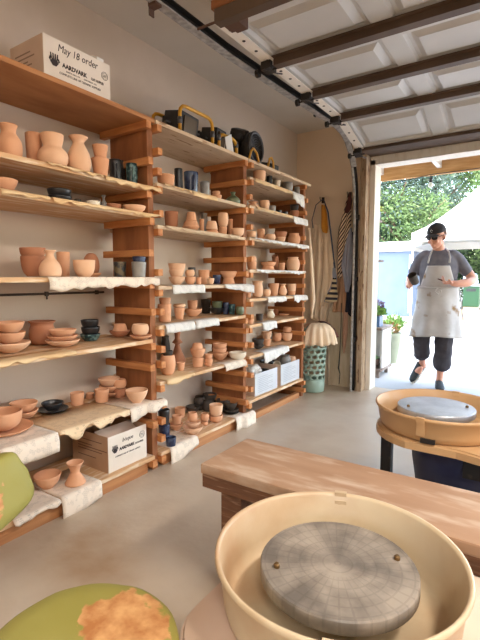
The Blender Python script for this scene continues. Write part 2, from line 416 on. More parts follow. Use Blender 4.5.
# near bay
stack(1, 1, 10, [('necked vase', 25, 122, c_, 'wide')], -1.91)
stack(1, 1, 35, [('cup', 16, 132, c_, 'tall')], -1.98)
stack(1, 1, 53.5, [('collared jar', 30, 131, p_, 'large')], -1.90)
stack(1, 1, 79.5, [('pear vase', 24, 134, p_)], -1.89)
stack(1, 1, 101, [('tapered cup', 18, 157, c_), ('tapered cup', 16, 144, c_)], -1.90)
stack(1, 1, 116, [('cup', 13, 159, k_, 'squat', True)], -1.95)
stack(1, 1, 132, [('cup', 12, 163, te, 'squat', True)], -1.90)
stack(1, 1, 121, [('round jar', 10, 160, dk, 'small')], -2.07)
stack(1, 2, 5, [('bowl', 32, 189, c_), ('bowl', 27, 177.5, c_)], -1.93)
stack(1, 2, 60, [('dish', 24, 195, k_), ('dish', 24, 188, k_)], -1.95)
stack(1, 2, 78, [('cup', 7, 199, dk, 'tiny')], -1.95)
stack(1, 2, 93, [('cup', 14, 200.5, cr, 'squat')], -1.89)
stack(1, 2, 104, [('bottle vase', 8, 195, gy, 'small')], -1.98)
stack(1, 2, 114, [('dish', 15, 203.5, d_)], -1.90)
stack(1, 2, 134, [('dish', 24, 204.5, p_)], -1.875)
stack(1, 3, 34, [('deep bowl', 24, 256, d_), ('deep bowl', 25, 247.5, d_)], -2.02)
stack(1, 3, 50.5, [('bottle vase', 22, 250, p_)], -1.89)
stack(1, 3, 64, [('cup', 13, 252, c_)], -2.04)
stack(1, 3, 84.5, [('deep bowl', 22, 260, p_)], -1.89)
stack(1, 3, 92, [('dish', 19, 273, c_), ('domed pot', 16, 252.5, d_)], -2.06)
stack(1, 3, 120, [('cup', 13, 262, sp)], -1.95)
stack(1, 3, 139, [('cup', 15, 262, gy, 'blue-rimmed'), ('dish', 14, 256.5, bl)], -1.88)
stack(1, 4, 11, [('bowl', 38, 342, p_), ('bowl', 30, 332, c_), ('bowl', 29, 322, c_)], by=353)
stack(1, 4, 42.5, [('flared jar', 27, 320.5, d_, 'wide')], by=344)
stack(1, 4, 63, [('bowl', 34, 340, p_), ('bowl', 30, 335.5, c_), ('bowl', 27, 329.5, c_)], by=347)
stack(1, 4, 90.5, [('dish', 20, 334, te), ('dish', 19, 327, k_), ('dish', 18, 320, k_)], by=341)
stack(1, 4, 120, [('bowl', 21, 328.5, d_), ('upturned cup', 15, 321.5, c_)], by=335.5)
stack(1, 4, 143.5, [('bowl', 23, 330, c_), ('rounded cup', 17.5, 319, p_)], by=335)
# on the sixth board: saucer with a bowl, stacks, dark plates
stack(1, 5, 4, [('plate', 56, 427, c_, 'wide'), ('deep bowl', 36, 411, c_)], by=433)
stack(1, 5, 24, [('bowl', 28, 410, c_), ('bowl', 27, 402, c_)], by=419)
stack(1, 5, 53, [('plate', 31, 405.5, k_), ('plate', 22, 399.5, k_)], by=409)
stack(1, 5, 77.5, [('cup', 14, 392.5, c_)], by=405)
stack(1, 5, 102, [('cup', 14.5, 389, c_)], by=402)
stack(1, 5, 90, [('cup', 8, 393, c_, 'small')], by=399)
stack(1, 5, 110, [('bowl', 23, 388, c_), ('bowl', 22, 382, c_), ('bowl', 22, 375, p_)], by=394)
stack(1, 5, 120, [('cup', 13, 378, d_), ('rounded cup', 13.5, 369, c_)], by=387)
stack(1, 5, 137, [('bowl', 23, 380, p_)], by=393)
stack(1, 6, 48, [('bowl', 27, 474, c_)], by=488)
stack(1, 6, 75.5, [('hourglass vase', 20, 462, c_)], by=484)
stack(1, 6, 6, [('flared jar', 24, 466, d_)], by=486)
# middle bay
stack(2, 1, 166, [('deep bowl', 18, 173.5, c_)], -1.89)
stack(2, 1, 179, [('cylinder vase', 8.5, 168, k_)], -1.93)
stack(2, 1, 191, [('cup', 15, 171, bl, 'green-banded', True)], -1.91)
stack(2, 1, 205, [('cup', 10, 181, gy, 'dark')], -1.90)
stack(2, 1, 216.5, [('dish', 11, 194.5, c_), ('dish', 8, 191, c_)], -1.90)
stack(2, 1, 233, [('bulb vase', 15, 191, gr)], -1.90)
stack(2, 2, 171.5, [('cup', 14, 211, d_, 'wide')], -2.0)
stack(2, 2, 191, [('bowl', 18, 226, c_), ('upturned cup', 17, 220, c_), ('upturned cup', 11, 211.5, c_)], -1.90)
stack(2, 2, 202, [('cup', 5, 219, c_, 'tiny')], -1.93)
stack(2, 2, 204.5, [('round jar', 8, 213, gy)], -2.05)
stack(2, 2, 212, [('upturned cup', 15, 229, c_), ('upturned cup', 12.5, 220.5, p_)], -1.89)
stack(2, 2, 223, [('cup', 8.5, 227, c_), ('rounded cup', 11, 212.5, p_)], -1.90)
stack(2, 2, 230.5, [('cup', 5, 219, c_)], -2.0)
stack(2, 2, 237.5, [('deep bowl', 14, 228, p_)], -1.885)
stack(2, 3, 177, [('bowl', 17, 277, p_), ('bowl', 16, 270, p_), ('cup', 18, 263.5, p_, 'wide')], -1.89)
stack(2, 3, 190.5, [('deep bowl', 11, 277, c_), ('rounded cup', 10, 270, p_)], -1.89)
stack(2, 3, 192, [('cup', 8, 267.5, k_)], -2.08)
stack(2, 3, 198.8, [('cup', 5.5, 277.5, c_, 'small')], -1.885)
stack(2, 3, 204, [('cup', 11.5, 270, c_, 'tall')], -1.95)
stack(2, 3, 210.5, [('dish', 8, 278.5, p_)], -1.865)
stack(2, 3, 217, [('tapered cup', 9, 275, bl)], -1.95)
stack(2, 3, 228.5, [('upturned cup', 13, 276.5, c_), ('dish', 17.5, 271.5, c_)], -1.92)
stack(2, 4, 165, [('cup', 14, 304, c_, 'tall'), ('cup', 12, 298, c_, 'squat')], by=322)
stack(2, 4, 179.5, [('tapered cup', 11.5, 308, c_), ('rounded cup', 13, 304, p_, 'squat')], by=320)
stack(2, 4, 193, [('bowl', 19, 309, c_), ('cup', 10.5, 300.5, c_)], by=317)
stack(2, 4, 206, [('cup', 10, 298.5, dk)], by=312.5)
stack(2, 4, 217, [('bowl', 17, 307, k_), ('cup', 11, 301, gr, 'squat')], by=314)
stack(2, 4, 226, [('cup', 6.5, 299, bl)], by=311)
stack(2, 4, 232, [('cup', 6.5, 299.5, te, 'small')], by=310)
stack(2, 4, 240, [('rounded cup', 8.5, 304.5, gr, 'olive')], by=313)
stack(2, 5, 168, [('rounded cup', 16, 355, c_, 'large'), ('dish', 11, 351, dk)], by=375)
stack(2, 5, 166, [('round jar', 9.5, 336, dk, 'tall')], by=364)
stack(2, 5, 177.5, [('candlestick vase', 17, 330.5, d_, 'tall')], by=363)
stack(2, 5, 181, [('tapered cup', 9, 362.5, c_)], by=371)
stack(2, 5, 198, [('cup', 12, 357.5, c_), ('bowl', 16, 348.5, c_), ('upturned cup', 12, 343, c_)], by=367)
stack(2, 5, 208.5, [('dish', 8.5, 363, c_), ('dish', 8.5, 359, c_), ('dish', 8, 354, c_)], by=366.5)
stack(2, 5, 220, [('bowl', 17, 352, c_), ('deep bowl', 15, 348, c_), ('deep bowl', 14.5, 343.5, c_)], by=360)
stack(2, 5, 231, [('bowl', 8, 350, c_)], by=354.5)
stack(2, 5, 242, [('deep bowl', 17.5, 347.5, cr, 'wide')], by=356)
stack(2, 6, 164.5, [('cup', 12, 424, bl, 'tall'), ('cup', 12, 409.5, k_, 'squat')], by=438)
stack(2, 6, 171, [('cup', 11, 437, bl, 'squat')], by=446)
stack(2, 6, 180, [('cup', 11, 404.5, c_)], by=414)
stack(2, 6, 176.5, [('bowl', 14, 423.5, c_), ('cup', 10, 415.5, c_)], by=430)
stack(2, 6, 193, [('bowl', 21.5, 427, p_, 'wide'), ('bowl', 16, 422.5, p_), ('rounded cup', 10.5, 413.5, c_)], by=435)
stack(2, 6, 204.5, [('cup', 8, 421, c_), ('rounded cup', 9, 413.5, c_)], by=425)
stack(2, 6, 216, [('deep bowl', 14.5, 415, c_), ('deep bowl', 14, 404.5, p_)], by=422)
for cx, by, its in [(193, 411, [('bowl', 15, 404, dk)]), (200, 405, [('bowl', 14, 399, dk), ('round jar', 13, 391, dk)]), (210, 403, [('bowl', 13, 395, dk), ('bowl', 15, 387.5, dk)]),
                    (208, 411, [('round jar', 13, 399, dk)]), (222, 402, [('deep bowl', 13, 396, dk), ('bowl', 12, 390, dk)]), (231, 413, [('plate', 17, 411, dk), ('plate', 16, 408, dk), ('bowl', 14, 401.5, dk)])]:
    stack(2, 6, cx, its, by=by)
# far bay
stack(3, 1, 259.5, [('deep bowl', 13, 170, p_)], -1.885)
stack(3, 1, 269.5, [('cylinder vase', 5.5, 171, k_)], -1.9)
stack(3, 1, 277, [('tapered cup', 7.5, 180, cr)], -1.89)
stack(3, 1, 287.5, [('rounded cup', 11, 179, gy, 'large')], -1.89)
stack(3, 1, 297, [('cup', 6, 186.5, gy, 'small')], -1.89)
stack(3, 2, 253, [('pear vase', 13, 201, p_, 'wide')], -1.90)
stack(3, 2, 264.5, [('deep bowl', 10, 200, p_)], -1.89)
stack(3, 2, 272.5, [('cup', 7, 205.5, gy, 'pale')], -1.90)
stack(3, 2, 279, [('cup', 5.5, 210, k_)], -1.90)
stack(3, 2, 285, [('cup', 6, 211.5, k_)], -1.90)
stack(3, 2, 294.5, [('dish', 9, 210.5, d_), ('dish', 9, 204.5, dk)], -1.89)
stack(3, 3, 251, [('deep bowl', 10.5, 231, p_)], -1.885)
stack(3, 3, 261, [('cup', 8, 229, c_)], -1.95)
stack(3, 3, 270, [('rounded cup', 11.5, 234, p_, 'wide')], -1.88)
stack(3, 3, 280.5, [('tapered cup', 10.5, 237, p_), ('dish', 13, 231.5, d_)], -1.92)
stack(3, 3, 294, [('round jar', 13, 233, c_)], -1.885)
stack(3, 4, 252, [('cup', 10, 262, c_), ('domed pot', 9, 255.5, p_)], -1.89)
stack(3, 4, 268, [('upturned cup', 14, 265.5, c_), ('dish', 16, 262, c_)], -1.89)
stack(3, 4, 281.5, [('cup', 7, 263, c_)], -1.9)
stack(3, 4, 293, [('round jar', 14, 257, p_, 'large')], -1.89)
stack(3, 5, 248, [('cup', 6.5, 290.5, c_, 'small')], -1.89)
stack(3, 5, 257.5, [('flared jar', 12, 281, p_, 'tall')], -1.89)
stack(3, 5, 266.8, [('rounded cup', 8, 289.5, p_)], -1.885)
stack(3, 5, 274, [('tapered cup', 10.5, 283.5, c_)], -1.91)
stack(3, 5, 282.8, [('pear vase', 8.5, 284, p_)], -1.89)
stack(3, 5, 291.5, [('cup', 8.5, 291, c_), ('cup', 9.5, 284, p_)], -1.90)
stack(3, 6, 249.5, [('cup', 9, 319.5, c_, 'squat')], by=324)
stack(3, 6, 259.5, [('cup', 7.5, 314, dk)], by=321)
stack(3, 6, 270.5, [('pear vase', 8.5, 309.5, cr, 'small')], by=318.5)
stack(3, 6, 276, [('cup', 5.5, 309, d_)], by=315)
stack(3, 6, 284, [('dish', 11, 314, c_)], by=316)
stack(3, 7, 258, [('bowl', 13, 345, dk), ('bowl', 13, 339, dk)], by=349)
stack(3, 7, 267, [('tapered cup', 9, 339, c_), ('tapered cup', 10.5, 331.5, p_)], by=346)
stack(3, 7, 277, [('rounded cup', 9.5, 333, c_)], by=341.5)
stack(3, 7, 287, [('deep bowl', 11, 331.5, p_), ('rounded cup', 9, 326, c_)], by=340)
# leaning tube-shaped pot on the fifth board of the far bay
q = on(274.5, 270, 0, -2.02)
one_pot('cylinder vase', Vector((-2.03, q.y+.06, 1.19+.028)), .030, .13, d_, tilt=(.48, 0, .2), lab='brown clay cylinder leaning over behind the bowls, far bay, fifth board')

# labels for the pottery: look first, then its stack, shelf and order
BNAME = {1: 'near', 2: 'middle', 3: 'far'}
groups = {}
for t in POTS: groups.setdefault((t[1], t[2], t[3]), []).append(t)
ORDW = ['leftmost', 'second from left', 'third from left', 'fourth from left', 'fifth from left', 'sixth from left', 'seventh from left']
for (desc, sp_, sh), lst in groups.items():
    lst.sort(key=lambda t: t[4])
    for i, t in enumerate(lst):
        s = desc
        if sp_: s += {'bottom': ' under its stack', 'top': ' atop its stack', 'middle': ' mid-stack'}[sp_[0]] if sp_[1] > 2 else {'bottom': ' below another pot', 'top': ' atop another pot'}[sp_[0]]
        if len(lst) > 1: s += ', '+ORDW[i]
        s += ', %s shelf bay, %s board down' % (BNAME[sh[0]], ORD[sh[1]])
        t[0]['label'] = s; t[0]['group'] = 'pottery on the %s board of the %s shelving bay' % (ORD[sh[1]], BNAME[sh[0]])

# ------------------------------------------------------------------ paper sheets lining the boards
def paper(bay, lvl, ya, yb, drop, m, lab, back=.12, skew=0, xf=-1.797, torn=.012, name='paper_sheet', seedv=0, curl=.012):
    z = BAYS[bay][lvl]+.0015
    ya, yb = ysolve(ya, -1.79, z-drop*.5), ysolve(yb, -1.79, z-drop*.5)
    ny = max(6, int((yb-ya)/.02)); bm = bmesh.new(); uvl = bm.loops.layers.uv.new()
    rows = []
    cols = [('flat', -back), ('flat', -back*.5), ('flat', -.02), ('flat', 0.0), ('d', .15), ('d', .4), ('d', .7), ('d', 1)]
    for j in range(ny+1):
        y = ya+(yb-ya)*j/ny; row = []
        tj = noise.noise(Vector((y*23, lvl*3.1+seedv, bay)))*torn*1.6
        dd = max(drop*(1+skew*(j/ny-.5)*2)+tj, .004)
        yl_, yh_ = BN[bay][1:]; xo = .018 if (y < yl_+.046 or y > yh_-.046) else 0
        for kind, a in cols:
            if kind == 'flat' and (y < yl_+.002 or y > yh_-.002): a = max(a, -.02*(1+a*3))
            if kind == 'flat':
                v = Vector((xf+a, y+(noise.noise(Vector((y*30, a*30, lvl)))*.006 if a < -back*.9 else 0), z+.0012+abs(noise.noise(Vector((y*14, a*20, lvl+bay))))*.0015))
            else:
                v = Vector((xf+.004+xo+curl*math.sin(a*2.2)*(.6+noise.noise(Vector((y*11, a, seedv)))), y, z-dd*a))
            row.append((bm.verts.new(v), (y, (a*drop if kind == 'd' else a))))
        rows.append(row)
    for A, B in zip(rows, rows[1:]):
        for k in range(len(cols)-1):
            f = bm.faces.new((A[k][0], B[k][0], B[k+1][0], A[k+1][0]))
            for lp, u in zip(f.loops, (A[k][1], B[k][1], B[k+1][1], A[k+1][1])): lp[uvl].uv = (u[0]*3, u[1]*3)
    o = bmobj(name, bm, m, smooth=True, origin=(xf, (ya+yb)/2, z))
    md = o.modifiers.new('s', 'SOLIDIFY'); md.thickness = .0006; md.offset = 1
    tag(o, lab, 'paper', 'paper sheets lining the shelf boards')
    return o
def Y(px): return px
paper(1, 1, Y(48), Y(103), .012, M_kraft, 'beige lining sheet on the near bay second board under the jar and vase', .1, seedv=1)
paper(1, 1, Y(105), Y(158), .022, M_kraft, 'beige lining sheet curling over the near bay second board by the dark mugs', .1, seedv=2)
paper(1, 2, Y(1), Y(50), .016, M_kraft, 'beige lining sheet under the leftmost bowls, near bay third board', .1, seedv=3)
paper(1, 2, Y(53), Y(157), .018, M_kraft, 'long torn beige lining sheet under the dark dishes, near bay third board', .1, seedv=4)
paper(1, 3, Y(49), Y(157), .05, M_paper, 'printed sheet hanging over the fourth board below the bottle vase, near bay', .1, skew=-.2, seedv=5)
paper(1, 4, Y(-8), Y(76), .012, M_kraft, 'tan lining sheet under the stacked bowls at left, near bay fifth board', .12, seedv=6)
paper(1, 5, Y(1.5), Y(59), .085, M_paper, 'printed white page hanging over the near bay sixth board below the saucer', .3, seedv=7, torn=.004)
paper(1, 5, Y(60), Y(130), .035, M_paperp, 'brown patterned sheet under the small cups, near bay sixth board', .30, seedv=8, torn=.03)
paper(1, 5, Y(131), Y(165), .05, M_paper, 'printed sheet draped below the single bowl at the right, near bay sixth board', .26, skew=-.4, seedv=9)
paper(1, 6, Y(14), Y(61), .02, M_paper, 'printed sheet under the low bowl on the near bay bottom board', .28, seedv=10)
paper(1, 6, Y(62.5), Y(102), .10, M_paper, 'printed page hanging in front of the hourglass vase, near bay bottom board', .26, skew=-.2, seedv=11, torn=.004)
paper(2, 1, Y(163), Y(192), .012, M_kraft, 'beige lining sheet under the dark mugs at left, middle bay second board', .1, seedv=12)
paper(2, 1, Y(193), Y(217), .03, M_kraft, 'torn beige sheet hanging below the grey cup, middle bay second board', .1, seedv=13)
paper(2, 2, Y(166), Y(240), .018, M_plypale, 'long pale sheet with a ragged edge, middle bay third board', .1, seedv=14)
paper(2, 3, Y(173), Y(205), .05, M_paperw, 'white page hanging below the stacked bowls, middle bay fourth board', .06, seedv=15, torn=.004)
paper(2, 3, Y(225), Y(252), .045, M_paperw, 'white sheet folded over the right end of the middle bay fourth board', .1, skew=.5, seedv=16, torn=.005)
paper(2, 4, Y(166), Y(195), .05, M_paperw, 'white page hanging at left of two on the middle bay fifth board', .06, seedv=17, torn=.004)
paper(2, 4, Y(196), Y(219), .045, M_paperw, 'white page hanging at right of two on the middle bay fifth board', .1, seedv=18, torn=.004)
paper(2, 5, Y(167), Y(195), .03, M_kraft, 'tan lining sheet below the large rounded cup, middle bay sixth board', .3, seedv=19)
paper(2, 5, Y(225), Y(244), .05, M_paper, 'printed sheet draped below the wide cream bowl, middle bay sixth board', .1, seedv=20, torn=.004)
paper(2, 6, Y(171), Y(198), .09, M_paper, 'printed page hanging over the left end of the middle bay bottom board', .3, skew=-.4, seedv=21, torn=.006)
paper(2, 6, Y(236), Y(254), .10, M_paper, 'cream page hanging over the right end of the middle bay bottom board', .2, seedv=22, torn=.006)
paper(3, 1, Y(255), Y(292), .03, M_kraft, 'beige sheet hanging at left on the far bay second board', .1, seedv=23)
paper(3, 1, Y(293), Y(304), .09, M_paperw, 'white pointed sheet hanging at the right end, far bay second board', .08, skew=.3, seedv=24)
paper(3, 2, Y(257), Y(293), .018, M_kraft, 'long beige lining sheet, far bay third board', .08, seedv=25)
paper(3, 2, Y(294), Y(306), .06, M_paperw, 'white sheet hanging at the right end, far bay third board', .08, seedv=26)
paper(3, 3, Y(253), Y(307), .025, M_paperw, 'long white lining sheet below the round jar, far bay fourth board', .08, skew=.5, seedv=27)
paper(3, 4, Y(257), Y(304), .02, M_paperw, 'long white lining sheet below the large jar, far bay fifth board', .08, seedv=28)
paper(3, 5, Y(268), Y(286), .04, M_paperw, 'white page hanging at the centre of the far bay sixth board', .08, seedv=29)
paper(3, 5, Y(294), Y(306), .05, M_paperw, 'white page hanging at the right end of the far bay sixth board', .08, seedv=30)
paper(3, 6, Y(263), Y(277), .06, M_paperw, 'white page hanging below the small cream vase, far bay seventh board', .08, seedv=31)
paper(3, 7, Y(264), Y(289), .07, M_paperw, 'white page hanging above the white boxes, far bay eighth board', .1, skew=-.3, seedv=32)

# ------------------------------------------------------------------ boxes
M_cardface = mat('white_box_print_face', (232, 222, 210), .8, (224, 212, 198), 6)
M_card = mat('brown_cardboard', (196, 160, 128), .85, (182, 146, 114), 6)
M_cardpink = mat('pale_cardboard', (216, 192, 172), .85, (206, 180, 160), 6)
M_ink = mat('print_ink', (52, 44, 46), .8)
def text(s, size, loc, m, parent, name='lettering', rot=(PI/2, 0, PI/2), bold=0, xs=1, shear=0):
    cu = bpy.data.curves.new('t', 'FONT'); cu.body = s; cu.size = size; cu.extrude = .0004; cu.offset = bold; cu.shear = shear; cu.resolution_u = 2
    t = bpy.data.objects.new('t', cu); C.objects.link(t); bpy.context.view_layer.update()
    me = bpy.data.meshes.new_from_object(t.evaluated_get(bpy.context.evaluated_depsgraph_get()))
    bpy.data.objects.remove(t); me.name = name
    me.transform(Matrix.Diagonal((xs, 1, 1, 1)))
    me.transform(Matrix.Translation(Vector(loc)) @ Euler(rot).to_matrix().to_4x4())
    me.transform(parent_world(parent).inverted())
    o = link(name, me, m, parent); return o
def hand_mark(parent, x, yc, zc, s):
    bm = bmesh.new()
    def poly(pts):
        vs = [bm.verts.new((x, yc+a*s, zc+b*s)) for a, b in pts]; f = bm.faces.new(vs)
        r = bmesh.ops.extrude_face_region(bm, geom=[f]); bmesh.ops.translate(bm, vec=(.0006, 0, 0), verts=[e for e in r['geom'] if isinstance(e, bmesh.types.BMVert)])
    poly([(-.45, -.3), (-.2, -.62), (.2, -.62), (.45, -.3), (.3, .0), (-.3, .0)])
    for a in (-.34, -.12, .1, .32): poly([(a-.09, .0), (a+.09, .0), (a*1.15+.06, .55), (a*1.15-.06, .55)])
    poly([(-.62, -.1), (-.5, .2), (-.38, .12), (-.44, -.25)])
    poly([(.44, -.25), (.38, .12), (.5, .2), (.62, -.1)])
    return bmobj('printed_emblem', bm, M_ink, parent)
def seal(parent, x, yc, zc, r):
    bm = bmesh.new()
    tube(bm, [(x, yc+r*math.cos(a*PI/12), zc+r*math.sin(a*PI/12)) for a in range(24)], .0009, 6, True)
    tube(bm, [(x, yc+r*.7*math.cos(a*PI/12), zc+r*.7*math.sin(a*PI/12)) for a in range(24)], .0006, 6, True)
    for k in range(3): box(bm, (x-.0004, yc-r*.42, zc-r*.28+k*r*.24), (x+.0006, yc+r*.42, zc-r*.2+k*r*.24))
    return bmobj('printed_seal', bm, M_ink, parent)
def carton(name, x0, x1, y0, y1, z0, z1, lab, open_top=False, front=M_cardface, sides=M_card, group=None):
    t = .004; root = empty(name, ((x0+x1)/2, (y0+y1)/2, z0), 0, lab, 'box', group)
    boxes('front_panel', [((x1-t, y0, z0), (x1, y1, z1))], front, root, bev=.001)
    L = [((x0, y0, z0), (x0+t, y1, z1)), ((x0+t, y0, z0), (x1-t, y0+t, z1)), ((x0+t, y1-t, z0), (x1-t, y1, z1)), ((x0+t, y0+t, z0), (x1-t, y1-t, z0+t))]
    boxes('body', L, sides, root, bev=.0008)
    if not open_top:
        boxes('lid_flap', [((x0+t, y0+t, z1-t), (x1-t, (y0+y1)/2-.001, z1))], front, root, bev=.0008)
        boxes('lid_flap', [((x0+t, (y0+y1)/2+.001, z1-t), (x1-t, y1-t, z1))], front, root, bev=.0008)
    return root
# box on the top board
y0, y1 = 1.212, 1.575; xb = -1.832; zb = 1.9965
b1 = carton('cardboard_box', -2.09, xb, y0, y1, zb, zb+.186, 'closed white cardboard box with handwritten note on the top shelf board', sides=M_cardpink)
e = xb+.0008
text('May 18 order', .046, (e, y0+.07, zb+.138), M_ink, b1, 'handwriting', (PI/2, 0, PI/2), .0, .85, .2)
hand_mark(b1, e, y0+.052, zb+.094, .045)
text('AARDVARK', .027, (e, y0+.092, zb+.076), M_ink, b1, 'lettering', bold=.0010, xs=.93)
text('CLAY & SUPPLIES', .0165, (e, y0+.247, zb+.076), M_ink, b1, 'lettering', bold=.0003, xs=.60)
text('COMPLETE LINE OF CERAMIC SUPPLIES', .014, (e, y0+.075, zb+.042), M_ink, b1, 'lettering', xs=.93)
text('SANTA ANA, CA        SAN DIEGO, CA', .010, (e, y0+.11, zb+.060), M_ink, b1, 'lettering')
seal(b1, e, y1-.034, zb+.122, .019)
tp = bmesh.new(); obox(tp, (xb-.02, y1-.06, zb+.196), (.04, .05, .02), (.1, .3, .2), .006)
bmobj('tape_scrap', tp, M_paperw, b1)
for k, (zz, w) in enumerate(((.13, .12), (.11, .15), (.09, .10), (.075, .13))):
    boxes('side_print', [((-2.05, y0-.0008, zb+zz), (-2.05+w, y0-.0001, zb+zz+.006))], mat('faded_ink', (150, 126, 110), .9), b1, bev=0)
# open box on the bottom board
y0, y1 = 1.497, 1.772; xb = -1.829; zb = BAYS[1][6]+.0005; 
b2 = carton('cardboard_box', -2.13, xb, y0, y1, zb, zb+.195, 'open cardboard box of clay scraps on the near bay bottom shelf board', True)
e = xb+.0008
hand_mark(b2, e, y0+.045, zb+.12, .036)
text('AARDVARK', .023, (e, y0+.075, zb+.103), M_ink, b2, 'lettering', bold=.0011, xs=.88)
text('CLAY & SUPPLIES', .014, (e, y0+.186, zb+.103), M_ink, b2, 'lettering', bold=.0003, xs=.60)
text('COMPLETE LINE OF CERAMIC SUPPLIES', .0115, (e, y0+.045, zb+.072), M_ink, b2, 'lettering', xs=.9)
seal(b2, e, y1-.035, zb+.145, .019)
text('bisque', .03, (e, y0+.095, zb+.145), M_ink, b2, 'handwriting', shear=.3)
for zz, w in ((.15, .20), (.125, .12), (.11, .24), (.095, .2), (.06, .15)):
    boxes('side_print', [((-2.08, y0-.0008, zb+zz), (-2.08+w, y0-.0001, zb+zz+.005))], mat('faded_ink2', (128, 98, 78), .9), b2, bev=0)
fl = bmesh.new(); obox(fl, (-1.90, (y0+y1)/2+.0, zb+.165), (.13, .25, .003), (0, .55, 0)); bmobj('folded_flap', fl, M_cardpink, b2)
for k in range(3):
    sb = bmesh.new(); obox(sb, (-2.04+.025*k, y0+.07+.07*k, zb+.025+.02*(k % 2)), (.07, .055, .035), (.2*k, .3, .6*k), .008)
    tag(bmobj('clay_scrap', sb, M_clay3, origin=(-2.04+.025*k, y0+.07+.07*k, zb+.01)), 'brown clay scrap inside the open box', 'clay', 'clay scraps inside the open cardboard box')
# white faced boxes on the far bay
M_wface = mat('white_label_face', (204, 206, 210), .7, (194, 198, 204), 6)
zb = BAYS[3][8]+.0005
def wbox(y0, y1, h, lab):
    b = carton('cardboard_box', -2.12, -1.832, y0, y1, zb, zb+h, lab, True, M_wface, M_cardpink, 'white-faced boxes on the far bay bottom shelf board')
    L = []
    for k in range(9):
        zz = zb+h*.8-k*.015
        L.append(((-1.8318, y0+.05, zz), (-1.8312, y0+.05+(.23 if k % 3 else .15)*(y1-y0)/.36, zz+.0025)))
    boxes('printed_lines', L, mat('faded_ink3', (150, 152, 160), .9), b, bev=0)
    boxes('printed_emblem', [((-1.98, y0-.0008, zb+h*.62), (-1.93, y0-.0001, zb+h*.85))], mat('faded_ink2', (128, 98, 78), .9), b, bev=0)
    boxes('side_print', [((-2.0, y0-.0008, zb+h*.3), (-1.88, y0-.0001, zb+h*.36)), ((-2.0, y0-.0008, zb+h*.15), (-1.9, y0-.0001, zb+h*.2))], mat('faded_ink2', (128, 98, 78), .9), b, bev=0)
    return b
wbox(2.968, 3.335, .18, 'left of two white-faced boxes, holding crumpled white paper, far bay')
wbox(3.40, 3.765, .185, 'right of two white-faced boxes, holding dark pots and a pale tube, far bay')
# contents
cb = bmesh.new(); bmesh.ops.create_icosphere(cb, subdivisions=4, radius=.085)
for v in cb.verts:
    n = noise.noise(v.co*22)*.35+noise.noise(v.co*50)*.15; v.co *= 1+n; v.co.z *= .8
tag(bmobj('crumpled_paper', cb, M_paperw, origin=(0, 0, 0)), 'crumpled white paper sticking out of the left white-faced box', 'paper').location = (-1.96, 3.11, zb+.16)
one_pot('cylinder vase', Vector((-1.95, 3.52, zb+.14)), .036, .1, cr, tilt=(R(68), 0, R(35)), lab='pale cylinder lying with its round mouth showing in the right white-faced box')
one_pot('round jar', Vector((-1.93, 3.66, zb+.13)), .055, .1, gy, lab='grey rounded jar standing behind the front of the right white-faced box')
one_pot('rounded cup', Vector((-1.885, 3.725, zb+.14)), .03, .07, p_, lab='pale terracotta cup at the right end inside the right white-faced box')
one_pot('deep bowl', Vector((-2.03, 3.50, zb+.012)), .07, .18, k_, lab='black deep pot at the back of the right white-faced box')
one_pot('bowl', Vector((-1.93, 3.24, zb+.06)), .07, .10, k_, lab='black bowl beside the crumpled paper in the left white-faced box')
# ------------------------------------------------------------------ work lights and fan on the top boards
M_yel = mat('yellow_tube_paint', (214, 160, 40), .45, (196, 138, 30), 12)
M_blk = mat('black_plastic', (34, 33, 34), .55, (48, 46, 46), 12)
M_dgrey = mat('dark_grey_metal', (92, 92, 94), .4, metal=.3)
M_steel = mat('galvanised_steel', (196, 196, 194), .4, (150, 150, 150), 30, metal=.35)
M_dsteel = mat('dark_steel', (58, 54, 52), .5, metal=.6)
TZ = 1.996
def U_frame(x, ya, yb, h, r=.012, c=.05):
    pts = [(x, ya, TZ+r)]+[(x, ya, TZ+h-c)]+[(x, ya+c-c*math.cos(R(a)), TZ+h-c+c*math.sin(R(a))) for a in (30, 60, 90)]
    pts += [(x, yb-c+c*math.sin(R(a)), TZ+h-c+c*math.cos(R(a))) for a in (0, 30, 60, 90)]+[(x, yb, TZ+r)]
    return pts
def worklight(ya, yb, h, lab, xo=0):
    r = empty('work_light', (-1.95, (ya+yb)/2, TZ), 0, lab, 'work light', 'work lights on the middle bay top board')
    for x in (-1.845+xo, -2.07+xo):
        bm = bmesh.new(); tube(bm, U_frame(x, ya, yb, h), .011, 10); bmobj('tube_frame', bm, M_yel, r, True)
    bm = bmesh.new(); 
    for y in (ya, yb): tube(bm, [(-1.845+xo, y, TZ+.012), (-2.07+xo, y, TZ+.012)], .010, 8)
    bmobj('cross_tube', bm, M_yel, r, True)
    for y in (ya, yb):
        bm = bmesh.new(); tube(bm, [(-1.845+xo, y, TZ+.06), (-1.845+xo, y, TZ+.10)], .0145, 10); bmobj('grip_sleeve', bm, M_dgrey, r, True)
    m = (ya+yb)/2
    bm = bmesh.new(); obox(bm, (-1.96+xo, m-.02, TZ+.10), (.13, (yb-ya)*.62, .15), (0, .15, .1), .012)
    for k in range(6): obox(bm, (-2.035+xo, m-.1+k*.035, TZ+.10), (.03, .006, .12), (0, .15, .1))
    bmobj('lamp_housing', bm, M_blk, r)
    bm = bmesh.new(); obox(bm, (-1.89+xo, m-.015, TZ+.092), (.012, (yb-ya)*.42, .10), (0, .15, .1), .004); bmobj('glass_front', bm, mat('lamp_glass', (96, 84, 70), .2), r)
    bm = bmesh.new(); tube(bm, [(-1.96, ya, TZ+.1), (-1.96, yb, TZ+.1)], .006, 8); bmobj('pivot_rod', bm, M_dgrey, r)
    return r
ya = on(180, 130, 0, -1.845).y; yb = on(212.5, 140, 0, -1.845).y
worklight(ya, yb, .175, 'black lamp in the large yellow tube frame, leftmost on the middle top board')
